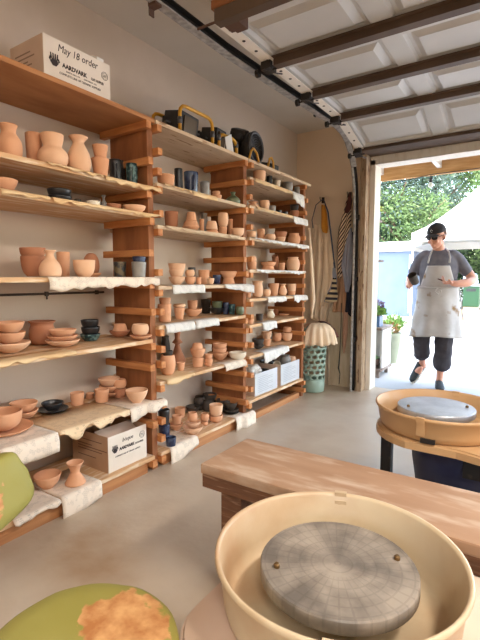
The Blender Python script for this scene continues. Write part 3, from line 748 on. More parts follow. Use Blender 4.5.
ya2, yb2 = on(219, 130, 0, -1.845).y, on(234, 150, 0, -1.845).y
r = worklight(ya2, yb2+.03, .11, 'small black lamp in yellow tube frame between larger lamp and round fan')
# white tag tied on the second lamp
bm = bmesh.new(); obox(bm, (-1.83, ya2+.10, TZ+.055), (.004, .075, .12), (.5, .2, 0), .002)
tag(bmobj('paper_tag', bm, M_paperw, origin=(-1.83, ya2+.1, TZ+.01)), 'crumpled white tag leaning against the small yellow-framed lamp', 'tag')
# round fan
fy = on(258, 142, 0, -1.84).y
fr = empty('drum_fan', (-1.95, fy, TZ), 0, 'round black drum fan standing on the top board right of the lamps', 'fan')
FR = .12; fc = Vector((-1.86, fy, TZ+FR+.012)); tilt = Euler((0, R(90), R(4))).to_matrix().to_4x4()
bm = bmesh.new(); lathe(bm, [(0, -.19), (FR*.55, -.19), (FR*.8, -.15), (FR*.97, -.06), (FR, .0), (FR*.9, .002), (FR*.88, -.03), (0, -.035)], fc, 32, tilt); bmobj('drum', bm, M_blk, fr, True)
bm = bmesh.new(); lathe(bm, [(FR*.88, 0), (FR*1.0, -.006), (FR*1.03, .006), (FR*.95, .014), (FR*.86, .008)], fc, 32, tilt); bmobj('rim', bm, M_dgrey, fr, True)
bm = bmesh.new()
for k in range(1, 7): tube(bm, [(fc.x+.008, fc.y+FR*.14*k*math.cos(a*PI/12), fc.z+FR*.14*k*math.sin(a*PI/12)) for a in range(24)], .0014, 4, True)
for k in range(12): tube(bm, [(fc.x+.006, fc.y, fc.z), (fc.x+.006, fc.y+FR*.9*math.cos(k*PI/6), fc.z+FR*.9*math.sin(k*PI/6))], .0014, 4)
bmobj('grille', bm, M_blk, fr)
bm = bmesh.new(); obox(bm, (-1.96, fy-.075, TZ+.235), (.13, .10, .075), (.35, .3, .3), .03); obox(bm, (-1.95, fy-.13, TZ+.19), (.09, .07, .06), (-.3, .2, .5), .025); obox(bm, (-1.99, fy-.13, TZ+.12), (.10, .07, .10), (.1, .2, .3), .02); bmobj('motor_case', bm, M_blk, fr)
bm = bmesh.new(); obox(bm, (-1.93, fy, TZ+.006), (.16, .15, .012), (0, 0, 0), .004); bmobj('foot', bm, M_blk, fr)
bm = bmesh.new(); tube(bm, [(-1.825, fy-.15, TZ+.01), (-1.82, fy-.13, TZ+.075), (-1.82, fy-.10, TZ+.10), (-1.82, fy-.05, TZ+.075), (-1.815, fy-.03, TZ+.012)], .009, 8); bmobj('yellow_handle', bm, M_yel, fr, True)
# black lamp lying past the fan
ly = on(273, 160, 0, -1.86).y
lr = empty('work_light', (-1.92, ly, TZ), 0, 'low black lamp with one yellow hoop, rightmost item on the top boards', 'work light', 'work lights on the middle bay top board')
bm = bmesh.new(); obox(bm, (-1.93, ly+.03, TZ+.05), (.14, .20, .075), (.1, .2, .2), .025); bmobj('lamp_housing', bm, M_blk, lr)
bm = bmesh.new(); tube(bm, [(-1.84, ly-.12, TZ+.012), (-1.835, ly-.10, TZ+.085), (-1.835, ly-.07, TZ+.10), (-1.835, ly-.04, TZ+.07), (-1.835, ly-.035, TZ+.012)], .009, 8); bmobj('tube_frame', bm, M_yel, lr, True)

# ------------------------------------------------------------------ overhead garage door
M_door = mat('garage_door_paint', (196, 196, 194), .5, (188, 188, 186), 3)
DTOP = Matrix.Translation((0, 0, 0))
gd = empty('garage_door', (0, 3.3, 2.33), 0, 'raised white sectional garage door with brown stiffening struts overhead', 'garage door')
DXL, DXR = -1.325, 2.93
def section(y0, L, ang, z0):
    """section from (y0,z0) running L along +y tilted down by ang"""
    M = Matrix.Translation((0, y0, z0)) @ Matrix.Rotation(-ang, 4, 'X')
    bm = bmesh.new()
    # panels laid out across
    pw, gap = .53, .10; xs = [DXL]; x = DXL+.075; cells = []
    while x+pw < DXR:
        cells.append((x, x+pw)); x += pw+gap
    def rect(a, b, c, d, z): return [bm.verts.new((a, c, z)), bm.verts.new((b, c, z)), bm.verts.new((b, d, z)), bm.verts.new((a, d, z))]
    g = .004; ya, yb = .085, L-.075
    last = DXL
    def quad(a, b, c, d, z=0): bm.faces.new(rect(a, b, c, d, z))
    for (a, b) in cells:
        quad(last, a, g, L-g); quad(a, b, g, ya); quad(a, b, yb, L-g)
        rings = [rect(a, b, ya, yb, 0), rect(a+.012, b-.012, ya+.012, yb-.012, .018), rect(a+.03, b-.03, ya+.03, yb-.03, .018), rect(a+.065, b-.065, ya+.065, yb-.065, -.004)]
        for A, B in zip(rings, rings[1:]):
            for k in range(4): bm.faces.new((A[k], A[(k+1) % 4], B[(k+1) % 4], B[k]))
        bm.faces.new(rings[-1]); last = b
    quad(last, DXR, g, L-g)
    # lip along the seam and a back skin
    box(bm, (DXL, g, -.006), (DXR, g+.012, 0)); box(bm, (DXL, g, .03), (DXR, L-g, .034))
    bmesh.ops.transform(bm, matrix=M, verts=bm.verts)
    s = bmobj('door_section', bm, M_door, gd)
    bm = bmesh.new(); box(bm, (DXL-.004, g, -.012), (DXL+.062, L-g, -.0065))
    bmesh.ops.transform(bm, matrix=M, verts=bm.verts); e = bmobj('end_stile', bm, M_white, s)
    bm = bmesh.new()
    for k in range(4): lathe(bm, [(0, -.0135), (.009, -.0135), (.009, -.012), (0, -.012)], (DXL+.03, L*(k+.6)/4.3, 0), 10)
    bmesh.ops.transform(bm, matrix=M, verts=bm.verts); bmobj('stile_hole', bm, M_dsteel, s)
    return M
secs = [(1.79, .51, 0, 2.33), (2.30, .51, 0, 2.33), (2.81, .50, 0, 2.33), (3.31, .53, R(14), 2.33)]
for k, (y, L, a, z) in enumerate(secs):
    M = section(y, L, a, z)
    bm = bmesh.new()
    yy = L-.012
    if k < 3:
        box(bm, (DXL+.06, yy-.055, -.042), (DXR, yy-.01, -.038), 0); box(bm, (DXL+.06, yy-.06, -.042), (DXR, yy-.055, -.002)); box(bm, (DXL+.06, yy-.01, -.042), (DXR, yy-.006, -.002)); box(bm, (DXL+.06, yy-.085, -.006), (DXR, yy-.06, -.002)); 
    else:
        box(bm, (DXL+.02, yy-.05, -.03), (DXR, yy+.01, -.002))
    bmesh.ops.transform(bm, matrix=M, verts=bm.verts); bmobj('stiffening_strut', bm, M_brown, gd)
    # hinge with roller at the seam
    bm = bmesh.new()
    box(bm, (DXL-.03, L-.06, -.04), (DXL+.03, L+.02, -.013), .003); box(bm, (DXL-.01, L-.09, -.055), (DXL+.05, L-.06, -.013), .003)
    tube(bm, [(DXL-.06, L-.02, -.035), (DXL+.06, L-.02, -.035)], .006, 8); lathe(bm, [(0, -.01), (.022, -.01), (.022, .01), (0, .01)], (DXL-.07, L-.02, -.035), 12, Euler((0, R(90), 0)).to_matrix().to_4x4())
    tube(bm, [(DXL+.02, L-.1, -.06), (DXL+.05, L-.03, -.065), (DXL+.06, L+.03, -.05)], .004, 6)
    bmesh.ops.transform(bm, matrix=M, verts=bm.verts); bmobj('roller_hinge', bm, M_dsteel, gd)
# the door's heavy top beam, wood faced
bm = bmesh.new(); box(bm, (-1.215, 1.60, 2.262), (2.9, 1.66, 2.30), .004); bmobj('wooden_batten', bm, mat('dark_batten_wood', (150, 94, 50), .7, (118, 72, 38), 4, 5, (1.5, 9, 9)), gd)
bm = bmesh.new(); box(bm, (-1.20, 1.603, 2.205), (2.9, 1.607, 2.261)); box(bm, (-1.20, 1.607, 2.205), (2.9, 1.65, 2.209)); bmobj('steel_angle', bm, M_brown, gd)
bm = bmesh.new(); box(bm, (-1.20, 1.662, 2.24), (-1.14, 1.78, 2.29), .004); box(bm, (-1.23, 1.70, 2.25), (-1.19, 1.78, 2.31), .003); tube(bm, [(-1.40, 1.74, 2.30), (-1.2, 1.74, 2.30)], .006, 8); bmobj('top_roller_bracket', bm, mat('rusty_bracket', (84, 58, 44), .7), gd)
# track
tp = [(1.45, 2.375), (2.1, 2.37), (2.8, 2.395), (3.4, 2.42), (3.70, 2.43), (3.84, 2.415), (3.96, 2.37), (4.06, 2.295), (4.15, 2.18), (4.205, 2.03), (4.235, 1.87), (4.248, 1.7), (4.25, 1.2), (4.25, .6), (4.25, 0.003)]
def channel(pts, x0, x1, t0, t1):
    bm = bmesh.new(); rings = []
    for i, (y, z) in enumerate(pts):
        a = pts[max(i-1, 0)]; b = pts[min(i+1, len(pts)-1)]; d = Vector((0, b[0]-a[0], b[1]-a[1])).normalized(); n = Vector((0, -d.z, d.y))
        p = Vector((0, y, z)); rings.append([bm.verts.new(p+n*s+Vector((x, 0, 0))) for x, s in ((x0, t0), (x1, t0), (x1, t1), (x0, t1))])
    for A, B in zip(rings, rings[1:]):
        for k in range(4): bm.faces.new((A[k], A[(k+1) % 4], B[(k+1) % 4], B[k]))
    bm.faces.new(rings[0]); bm.faces.new(rings[-1]); return bm
tr = empty('door_track', (-1.47, 3.0, 2.33), 0, 'galvanised steel garage door track curving down beside the hanging aprons', 'door track')
bmobj('track_web', channel(tp, -1.500, -1.497, -.03, .035), M_dsteel, tr)
bmobj('lower_flange', channel(tp[:9], -1.497, -1.450, -.032, -.026), M_steel, tr); bmobj('vertical_flange', channel(tp[8:], -1.497, -1.478, -.032, -.026), M_steel, tr)
bmobj('upper_flange', channel(tp, -1.497, -1.470, .030, .035), M_dsteel, tr)
bm = bmesh.new(); box(bm, (-1.505, 1.52, 2.33), (-1.46, 1.56, 2.42)); box(bm, (-1.512, 1.53, 2.30), (-1.506, 1.56, CZ-.001)); bmobj('hanger_bracket', bm, MATS['rusty_bracket'], tr)
bm = bmesh.new(); box(bm, (-1.512, 3.3, 2.38), (-1.506, 3.33, CZ-.001)); bmobj('hanger_bracket', bm, M_dsteel, tr)
for z in (.5, 1.1, 1.7):
    bm = bmesh.new(); box(bm, (-1.505, 4.24, z), (-1.47, 4.279, z+.04)); box(bm, (-1.505, 4.275, z), (-1.462, 4.419, z+.04)); bmobj('wall_bracket', bm, M_dsteel, tr)
bm = bmesh.new(); tube(bm, [(-1.35, 1.9, 2.375), (-1.35, 3.6, 2.385), (-1.36, 3.9, 2.37)], .003, 6)
tag(bmobj('lift_cable', bm, M_steel, smooth=True, origin=(-1.35, 3, 2.375)), 'thin steel lift cable running beside the overhead door', 'cable')

# ------------------------------------------------------------------ bench
BT = .47
bn = empty('wooden_bench', (-.3, 1.34, 0), 0, 'long worn wooden bench behind the front pottery wheel', 'bench')
y0, y1 = 1.185, 1.49; xl = -.957
boxes('bench_top', [((xl, y0, BT-.035), (.9, y1, BT))], M_bench, bn, bev=.006)
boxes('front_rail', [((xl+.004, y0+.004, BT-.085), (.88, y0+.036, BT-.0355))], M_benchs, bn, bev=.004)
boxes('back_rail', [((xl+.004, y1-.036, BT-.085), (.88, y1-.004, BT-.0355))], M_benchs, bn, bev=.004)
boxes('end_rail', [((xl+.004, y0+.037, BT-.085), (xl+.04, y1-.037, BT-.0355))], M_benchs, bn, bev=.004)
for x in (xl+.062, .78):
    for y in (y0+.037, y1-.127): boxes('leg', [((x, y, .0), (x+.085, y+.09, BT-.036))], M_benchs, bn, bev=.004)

# ------------------------------------------------------------------ pottery wheels
M_pan = mat('cream_splash_pan', (212, 194, 162), .45, (200, 176, 142), 3, 5, third=(180, 140, 102), tscale=3.2, tlo=.44, thi=.7, coat=.15)
M_pan2 = mat('tan_splash_pan', (204, 164, 118), .5, (192, 150, 104), 3, 5, coat=.1)
M_deck = mat('wheel_table_plastic', (216, 180, 142), .55, (206, 166, 126), 4)
M_deckr = mat('dusty_wheel_table', (222, 196, 176), .6, (208, 178, 154), 3)
M_navy = mat('navy_motor_cover', (22, 34, 72), .45, (40, 50, 84), 10)
M_leg = mat('black_steel_leg', (24, 24, 26), .5, (60, 52, 44), 30, lo=.6, hi=.75)
def wheelhead_mat(name, a, b, streaks, metal):
    m = bpy.data.materials.new(name); m.use_nodes = True; nt = m.node_tree; bs = nt.nodes['Principled BSDF']
    bs.inputs['Roughness'].default_value = .42; bs.inputs['Metallic'].default_value = metal
    tc = nt.nodes.new('ShaderNodeTexCoord'); sx = nt.nodes.new('ShaderNodeSeparateXYZ'); nt.links.new(tc.outputs['Object'], sx.inputs[0])
    at = nt.nodes.new('ShaderNodeMath'); at.operation = 'ARCTAN2'; nt.links.new(sx.outputs[1], at.inputs[0]); nt.links.new(sx.outputs[0], at.inputs[1])
    ln = nt.nodes.new('ShaderNodeVectorMath'); ln.operation = 'LENGTH'; nt.links.new(tc.outputs['Object'], ln.inputs[0])
    def M(op, x, y=None, k=None):
        n = nt.nodes.new('ShaderNodeMath'); n.operation = op
        nt.links.new(x, n.inputs[0])
        if y is not None: nt.links.new(y, n.inputs[1])
        if k is not None: n.inputs[1].default_value = k
        return n.outputs[0]
    rad = M('GREATER_THAN', M('SINE', M('MULTIPLY', at.outputs[0], k=36)), k=.86)
    rad = M('MULTIPLY', rad, M('GREATER_THAN', ln.outputs['Value'], k=.045))
    cir = M('GREATER_THAN', M('SINE', M('MULTIPLY', ln.outputs['Value'], k=260)), k=.9)
    g = M('MAXIMUM', rad, cir)
    ns = nt.nodes.new('ShaderNodeTexNoise'); ns.inputs['Scale'].default_value = 10; ns.inputs['Detail'].default_value = 6; nt.links.new(tc.outputs['Object'], ns.inputs['Vector'])
    r = nt.nodes.new('ShaderNodeValToRGB'); r.color_ramp.elements[0].position = .38; r.color_ramp.elements[1].position = .64
    r.color_ramp.elements[0].color = lin(a); r.color_ramp.elements[1].color = lin(b); nt.links.new(ns.outputs['Fac'], r.inputs[0])
    mx = nt.nodes.new('ShaderNodeMix'); mx.data_type = 'RGBA'; nt.links.new(r.outputs[0], mx.inputs[6]); mx.inputs[7].default_value = lin((54, 50, 46))
    nt.links.new(M('MULTIPLY', g, k=streaks), mx.inputs[0]); nt.links.new(mx.outputs[2], bs.inputs['Base Color'])
    bp = nt.nodes.new('ShaderNodeBump'); bp.inputs['Strength'].default_value = .15; bp.inputs['Distance'].default_value = .002; nt.links.new(g, bp.inputs['Height']); nt.links.new(bp.outputs[0], bs.inputs['Normal'])
    return m
M_head1 = wheelhead_mat('grooved_wheel_head', (108, 100, 92), (164, 152, 138), .16, .0)
M_head2 = wheelhead_mat('smooth_wheel_head', (168, 170, 176), (190, 192, 198), .06, .55)
def wheel(cx, cy, rimz, pr, hc, hz, hr, pan, headm, lab, seam, deckz, deck, deckm, pandepth):
    w = empty('pottery_wheel', (cx, cy, 0), 0, lab, 'pottery wheel')
    b = rimz-pandepth; bm = bmesh.new()
    prof = [(.05, b), (pr*.86, b), (pr*.90, b+.006), (pr*.93, b+.03), (pr*.962, rimz-.018), (pr*.985, rimz-.014), (pr*1.0, rimz-.006), (pr*.995, rimz+.001), (pr*.975, rimz+.002), (pr*.955, rimz-.006),
            (pr*.915, b+.035), (pr*.88, b+.010), (pr*.85, b+.006), (.05, b+.006), (.05, b)]
    lathe(bm, prof, (cx, cy, 0), 72); pn = bmobj('splash_pan', bm, pan, w, True)
    for sa in seam:   # joint clips where the two pan halves meet
        bm = bmesh.new(); n = 4
        for zz0, zz1, r0, r1 in ((b+.03, rimz-.016, pr*.945, pr*.975), (rimz-.016, rimz+.004, pr*.955, pr*1.006)):
            vs = []
            for rr in (r0, r1):
                for zz in (zz0, zz1):
                    vs.append([bm.verts.new((cx+rr*math.cos(sa+(k/n-.5)*.12), cy+rr*math.sin(sa+(k/n-.5)*.12), zz)) for k in range(n+1)])
            a_, b_, c__, d__ = vs
            for k in range(n):
                bm.faces.new((a_[k], a_[k+1], b_[k+1], b_[k])); bm.faces.new((c__[k+1], c__[k], d__[k], d__[k+1])); bm.faces.new((b_[k], b_[k+1], d__[k+1], d__[k])); bm.faces.new((a_[k+1], a_[k], c__[k], c__[k+1]))
            bm.faces.new((a_[0], b_[0], d__[0], c__[0])); bm.faces.new((a_[n], c__[n], d__[n], b_[n]))
        bmobj('pan_joint', bm, pan, pn)
    hx, hy = hc
    h = bmesh.new(); lathe(h, [(0, -.031), (hr*.97, -.031), (hr, -.027), (hr, -.003), (hr*.985, 0), (0, 0)], (0, 0, 0), 64)
    for v in h.verts: v.co += Vector((hx, hy, hz))
    # local object coordinates for the radial grooves
    bmesh.ops.translate(h, vec=-Vector((hx, hy, hz)), verts=h.verts); bmesh.ops.recalc_face_normals(h, faces=h.faces)
    me = bpy.data.meshes.new('wheel_head'); h.to_mesh(me); h.free(); ho = link('wheel_head', me, headm, w)
    ho.location = Vector((hx, hy, hz))-Vector((cx, cy, 0))
    for p in me.polygons: p.use_smooth = abs(p.normal.z) < .5
    bm = bmesh.new(); tube(bm, [(hx, hy, b-.05), (hx, hy, hz-.0315)], .03, 16); bmobj('drive_shaft', bm, M_dsteel, w, True)
    for sg in PINS:
        p = Vector((hx, hy, 0))+Vector((math.cos(sg), math.sin(sg), 0))*hr*.80
        bm = bmesh.new(); lathe(bm, [(0, 0), (.0065, 0), (.0065, .006), (.004, .009), (0, .009)], (p.x-hx, p.y-hy, .0003), 12); 
        bmesh.ops.recalc_face_normals(bm, faces=bm.faces); me = bpy.data.meshes.new('bat_pin'); bm.to_mesh(me); bm.free(); link('bat_pin', me, mat('brass_pin', (120, 92, 56), .4, metal=.6), ho)
    return w, b
PINS = (R(214+0), R(30))
# front wheel : centre read from its rim on z=.56
W1 = (-.317, .841)
hl = on(278, 567, 2, .53); hrr = on(403, 559, 2, .53)
PINS = (math.atan2(hl.y-.842, hl.x+.316), math.atan2(hrr.y-.842, hrr.x+.316))
sm = on(341, 490, 2, .56); sa1 = math.atan2(sm.y-W1[1], sm.x-W1[0])
w1, b1z = wheel(W1[0], W1[1], .56, .255, (-.316, .842), .53, .161, M_pan, M_head1, 'cream pottery wheel with grooved grey wheel head in the foreground', (sa1, sa1+PI), 0, None, None, .125)
def deck(w, pts, z, th, m, bev=.008):
    bm = bmesh.new(); vs = [bm.verts.new((x, y, z-th)) for x, y in pts]; f = bm.faces.new(vs)
    r = bmesh.ops.extrude_face_region(bm, geom=[f]); bmesh.ops.translate(bm, vec=(0, 0, th), verts=[e for e in r['geom'] if isinstance(e, bmesh.types.BMVert)])
    ed = [e for e in bm.edges if abs(e.verts[0].co.z-z) < 1e-5 and abs(e.verts[1].co.z-z) < 1e-5]
    bmesh.ops.bevel(bm, geom=ed, offset=bev, segments=3, affect='EDGES')
    return bmobj('table_top', bm, m, w)
def rrect(x0, x1, y0, y1, r, n=6):
    out = []
    for cx, cy, a0 in ((x1-r, y0+r, -90), (x1-r, y1-r, 0), (x0+r, y1-r, 90), (x0+r, y0+r, 180)):
        for k in range(n+1): a = R(a0+90*k/n); out.append((cx+r*math.cos(a), cy+r*math.sin(a)))
    return out
D1 = b1z-.001
deck(w1, rrect(-.57, .22, .56, 1.115, .12), D1, .03, M_deckr)
for x in (-.47, .12):
    for y in (.64, 1.03): boxes('leg', [((x-.02, y-.02, 0), (x+.02, y+.02, D1-.031))], M_leg, w1)
boxes('motor_cover', [((-.42, .68, .12), (.08, 1.0, D1-.031))], M_navy, w1, bev=.03)
# pink dusty tray of the front wheel, right side
# rear wheel
W2 = (-.322, 2.05)
hl = on(402.5, 407.5, 2, .557); hrr = on(464, 408, 2, .557)
HC2 = (-.345, 2.085)
PINS = (math.atan2(hl.y-HC2[1], hl.x-HC2[0]), math.atan2(hrr.y-HC2[1], hrr.x-HC2[0]))
sm2 = on(418.5, 425, 2, .56); sa2 = math.atan2(sm2.y-W2[1], sm2.x-W2[0])
w2, b2z = wheel(W2[0], W2[1], .58, .268, HC2, .560, .160, M_pan2, M_head2, 'tan pottery wheel with smooth silver wheel head behind the wooden bench', (sa2, sa2+PI), 0, None, None, .10)
D2 = b2z-.001
pts = [(W2[0]+.262*math.cos(R(a)), W2[1]+.262*math.sin(R(a))) for a in range(75, 262, 11)]+[(-.22, 1.80), (-.10, 1.765), (0.0, 1.74), (.42, 1.74), (.46, 1.80), (.46, 2.30), (.40, 2.335)]
deck(w2, pts[::1], D2, .035, M_pan2)
bm = bmesh.new()   # release notch block under the joint
a = sa2
for da in (.10,): obox(bm, (W2[0]+.246*math.cos(a+da), W2[1]+.246*math.sin(a+da), D2+.0105), (.012, .055, .019), (0, 0, a+da), .003)
bmobj('pan_notch', bm, M_dsteel, w2)
l1 = on(386, 446, 1, 1.98)
for x, y in ((on(387, 450, 1, 1.95).x, 1.95), (on(387, 450, 1, 2.2).x, 2.2), (.36, 1.85), (.36, 2.25)): boxes('leg', [((x-.022, y-.022, 0), (x+.022, y+.022, D2-.036))], M_leg, w2)
boxes('side_rail', [((-.2, 1.84, D2-.12), (.34, 1.87, D2-.036)),], M_leg, w2)
bm = bmesh.new(); lathe(bm, [(0, -.31), (.16, -.305), (.22, -.25), (.24, -.12), (.245, -.001), (0, -.001)], (-.20, 2.12, D2-.036), 32); bmobj('motor_cover', bm, M_navy, w2, True)
bm = bmesh.new(); 
obox(bm, (-.05, 1.86, D2-.075), (.10, .012, .07), (0, 0, 0), .004); bmobj('switch_box', bm, mat('worn_tan', (150, 120, 90), .7, (90, 70, 52), 9), w2)

# ------------------------------------------------------------------ green padded seats
def green_mat(name, a, lo, hi, ctr):
    m = mat(name, (146, 138, 66), .55, (156, 148, 80), 4, spec=.35, bump=.08, bscale=14)
    nt = m.node_tree; b = nt.nodes['Principled BSDF']; src = b.inputs['Base Color'].links[0].from_socket
    tc = nt.nodes.new('ShaderNodeTexCoord')
    vm = nt.nodes.new('ShaderNodeVectorMath'); vm.operation = 'SUBTRACT'; vm.inputs[1].default_value = ctr; nt.links.new(tc.outputs['Object'], vm.inputs[0])
    ln = nt.nodes.new('ShaderNodeVectorMath'); ln.operation = 'LENGTH'; nt.links.new(vm.outputs[0], ln.inputs[0])
    n = nt.nodes.new('ShaderNodeTexNoise'); n.inputs['Scale'].default_value = a; n.inputs['Detail'].default_value = 4; nt.links.new(tc.outputs['Object'], n.inputs['Vector'])
    s = nt.nodes.new('ShaderNodeMath'); s.operation = 'MULTIPLY'; s.inputs[1].default_value = .13; nt.links.new(n.outputs['Fac'], s.inputs[0])
    s2 = nt.nodes.new('ShaderNodeMath'); s2.operation = 'ADD'; nt.links.new(s.outputs[0], s2.inputs[0]); nt.links.new(ln.outputs['Value'], s2.inputs[1])
    r = nt.nodes.new('ShaderNodeValToRGB'); r.color_ramp.elements[0].position = lo; r.color_ramp.elements[1].position = hi; r.color_ramp.elements[0].color = (1, 1, 1, 1); r.color_ramp.elements[1].color = (0, 0, 0, 1)
    nt.links.new(s2.outputs[0], r.inputs[0])
    n2 = nt.nodes.new('ShaderNodeTexNoise'); n2.inputs['Scale'].default_value = 30; n2.inputs['Detail'].default_value = 6; nt.links.new(tc.outputs['Object'], n2.inputs['Vector'])
    r2 = nt.nodes.new('ShaderNodeValToRGB'); r2.color_ramp.elements[0].position = .35; r2.color_ramp.elements[1].position = .65; r2.color_ramp.elements[0].color = lin((176, 116, 68)); r2.color_ramp.elements[1].color = lin((212, 162, 108)); nt.links.new(n2.outputs['Fac'], r2.inputs[0])
    mx = nt.nodes.new('ShaderNodeMix'); mx.data_type = 'RGBA'; nt.links.new(r.outputs[0], mx.inputs[0]); nt.links.new(src, mx.inputs[6]); nt.links.new(r2.outputs[0], mx.inputs[7]); nt.links.new(mx.outputs[2], b.inputs['Base Color'])
    return m
SZ = .49; sc_ = (-.631, .443)
g1 = on(134, 612, 2, SZ)
stl = empty('round_stool', (sc_[0], sc_[1], 0), 0, 'round olive green padded stool with torn vinyl in the lower left corner', 'stool')
gm = green_mat('torn_green_vinyl', 26, .140, .148, (g1.x-sc_[0]+.005, g1.y-sc_[1]-.03, SZ))
bm = bmesh.new(); lathe(bm, [(0, SZ-.065), (.150, SZ-.065), (.165, SZ-.058), (.174, SZ-.035), (.170, SZ-.014), (.155, SZ-.003), (.12, SZ+.001), (.06, SZ), (0, SZ-.001)], (sc_[0], sc_[1], 0), 56)
for v in bm.verts: 
    if v.co.z > SZ-.03: v.co.z += noise.noise(v.co*16)*.004
bmobj('padded_seat', bm, gm, stl, True)
bm = bmesh.new(); lathe(bm, [(0, SZ-.085), (.15, SZ-.085), (.15, SZ-.066), (0, SZ-.066)], (sc_[0], sc_[1], 0), 32); bmobj('seat_board', bm, M_benchs, stl)
for k in range(4):
    a = R(45+90*k); bm = bmesh.new(); tube(bm, [(sc_[0]+.11*math.cos(a), sc_[1]+.11*math.sin(a), SZ-.086), (sc_[0]+.17*math.cos(a), sc_[1]+.17*math.sin(a), .0125)], .012, 10); bmobj('leg', bm, M_dsteel, stl, True)
bm = bmesh.new(); tube(bm, [(sc_[0]+.145*math.cos(a*PI/12), sc_[1]+.145*math.sin(a*PI/12), .2) for a in range(24)], .008, 8, True); bmobj('foot_ring', bm, M_dsteel, stl, True)
# second green seat: chair whose padded back stands at the left edge
bc = Vector((-1.22, .535, .500))
ch = empty('padded_chair', (-1.45, .30, 0), 0, 'green padded chair back with cracked vinyl at the left edge by the shelves', 'chair')
gm2 = green_mat('cracked_green_vinyl', 34, .105, .11, (.27, .27, .53))
MATS['torn_green_vinyl'] = gm
bm = bmesh.new(); bmesh.ops.create_cube(bm, size=1)
bmesh.ops.subdivide_edges(bm, edges=bm.edges[:], cuts=12, use_grid_fill=True)
for v in bm.verts:
    c = v.co*2; p = 5.0; q = (abs(c.x)**p+abs(c.y)**p+abs(c.z)**p)**(1/p)
    c = c/q*max(abs(c.x), abs(c.y), abs(c.z)) if q > 0 else c
    n = noise.noise(Vector((c.x*2, c.y*2.4, c.z*2)))*.035
    v.co = Vector((c.x*.052*(1+n), c.y*.20*(1+n), c.z*.092*(1+n)))
bmesh.ops.transform(bm, matrix=Matrix.Translation(bc+Vector((0, -.02, 0))) @ Euler((R(14), R(-14), R(8))).to_matrix().to_4x4(), verts=bm.verts)
bmobj('padded_back', bm, gm2, ch, True)
bm = bmesh.new(); box(bm, (-1.68, .10, .40), (-1.31, .50, .46), .025); bmobj('padded_seat', bm, gm2, ch)
bm = bmesh.new()
tube(bm, [(-1.29, .33, .50), (-1.29, .33, .40), (-1.36, .32, .385), (-1.45, .30, .385)], .012, 10); bmobj('back_support', bm, M_dsteel, ch, True)
for x, y in ((-1.64, .14), (-1.35, .14), (-1.64, .46), (-1.35, .46)):
    bm = bmesh.new(); tube(bm, [(x, y, .399), (x, y, .0125)], .012, 10); bmobj('leg', bm, M_dsteel, ch, True)
# ------------------------------------------------------------------ aprons on the wall
def cloth_mat(name, a, b=None, sc=6): return mat(name, a, .92, b or tuple(int(x*.93) for x in a), sc, bump=.08, bscale=40)
M_beige = cloth_mat('beige_canvas', (236, 212, 182)); M_tan = cloth_mat('brown_canvas', (188, 146, 112)); M_navyc = cloth_mat('navy_cloth', (34, 36, 50)); M_denim = cloth_mat('denim', (70, 78, 98))
M_blueg = cloth_mat('blue_grey_cloth', (150, 152, 166)); M_pinkc = cloth_mat('dusty_pink_cloth', (190, 148, 122)); M_must = cloth_mat('mustard_cloth', (206, 138, 44)); M_burg = cloth_mat('burgundy_cloth', (84, 40, 34))
def stripe_mat(name, a, b, scale, rot, third=None):
    m = bpy.data.materials.new(name); m.use_nodes = True; nt = m.node_tree; bs = nt.nodes['Principled BSDF']; bs.inputs['Roughness'].default_value = .9
    tc = nt.nodes.new('ShaderNodeTexCoord'); mp = nt.nodes.new('ShaderNodeMapping'); mp.inputs['Rotation'].default_value = (0, rot, 0); nt.links.new(tc.outputs['Object'], mp.inputs['Vector'])
    w = nt.nodes.new('ShaderNodeTexWave'); w.wave_type = 'BANDS'; w.bands_direction = 'X'; w.inputs['Scale'].default_value = scale; w.inputs['Distortion'].default_value = .6; nt.links.new(mp.outputs[0], w.inputs['Vector'])
    r = nt.nodes.new('ShaderNodeValToRGB'); r.color_ramp.elements[0].position = .45; r.color_ramp.elements[1].position = .55; r.color_ramp.elements[0].color = lin(a); r.color_ramp.elements[1].color = lin(b)
    nt.links.new(w.outputs['Fac'], r.inputs[0]); nt.links.new(r.outputs[0], bs.inputs['Base Color']); return m
M_strp = stripe_mat('striped_cotton', (62, 42, 42), (214, 190, 160), 14, R(-32))
M_chk = stripe_mat('banded_navy_cotton', (36, 38, 52), (206, 186, 150), 6, R(90))
def drape(name, rows, yy, m, folds, depth, lab, cat, ph=0, parent=None, th=.003, group=None):
    bm = bmesh.new(); nu = 34; grid = []
    # interpolate rows
    R_ = []
    for (a, b) in zip(rows, rows[1:]):
        for k in range(5):
            t = k/5; R_.append(tuple(a[i]*(1-t)+b[i]*t for i in range(3)))
    R_.append(rows[-1])
    for j, (py, l, r) in enumerate(R_):
        L = on(l, py, 1, yy); Q = on(r, py, 1, yy); row = []
        fr = min(1, j/6+.25)
        for u in range(nu+1):
            t = u/nu; x = L.x*(1-t)+Q.x*t; z = L.z*(1-t)+Q.z*t
            d = depth*fr*(.5+.5*math.sin(t*folds*2*PI+ph+.5*noise.noise(Vector((t*3, z*3, ph)))*3))+noise.noise(Vector((t*4, z*6, ph+3)))*.006
            edge = math.sin(PI*t)**.5
            row.append(bm.verts.new((x, yy-d*edge-.002*0, z+.004*math.sin(t*folds*2*PI+ph))))
        grid.append(row)
    for A, B in zip(grid, grid[1:]):
        for u in range(nu): bm.faces.new((A[u], A[u+1], B[u+1], B[u]))
    org = on((rows[0][1]+rows[0][2])/2, rows[0][0], 1, yy)
    o = bmobj(name, bm, m, parent, True, origin=None if parent else org)
    s = o.modifiers.new('s', 'SOLIDIFY'); s.thickness = th; s.offset = 1
    if parent is None: tag(o, lab, cat, group)
    return o
GA = 'aprons hanging on the wall'
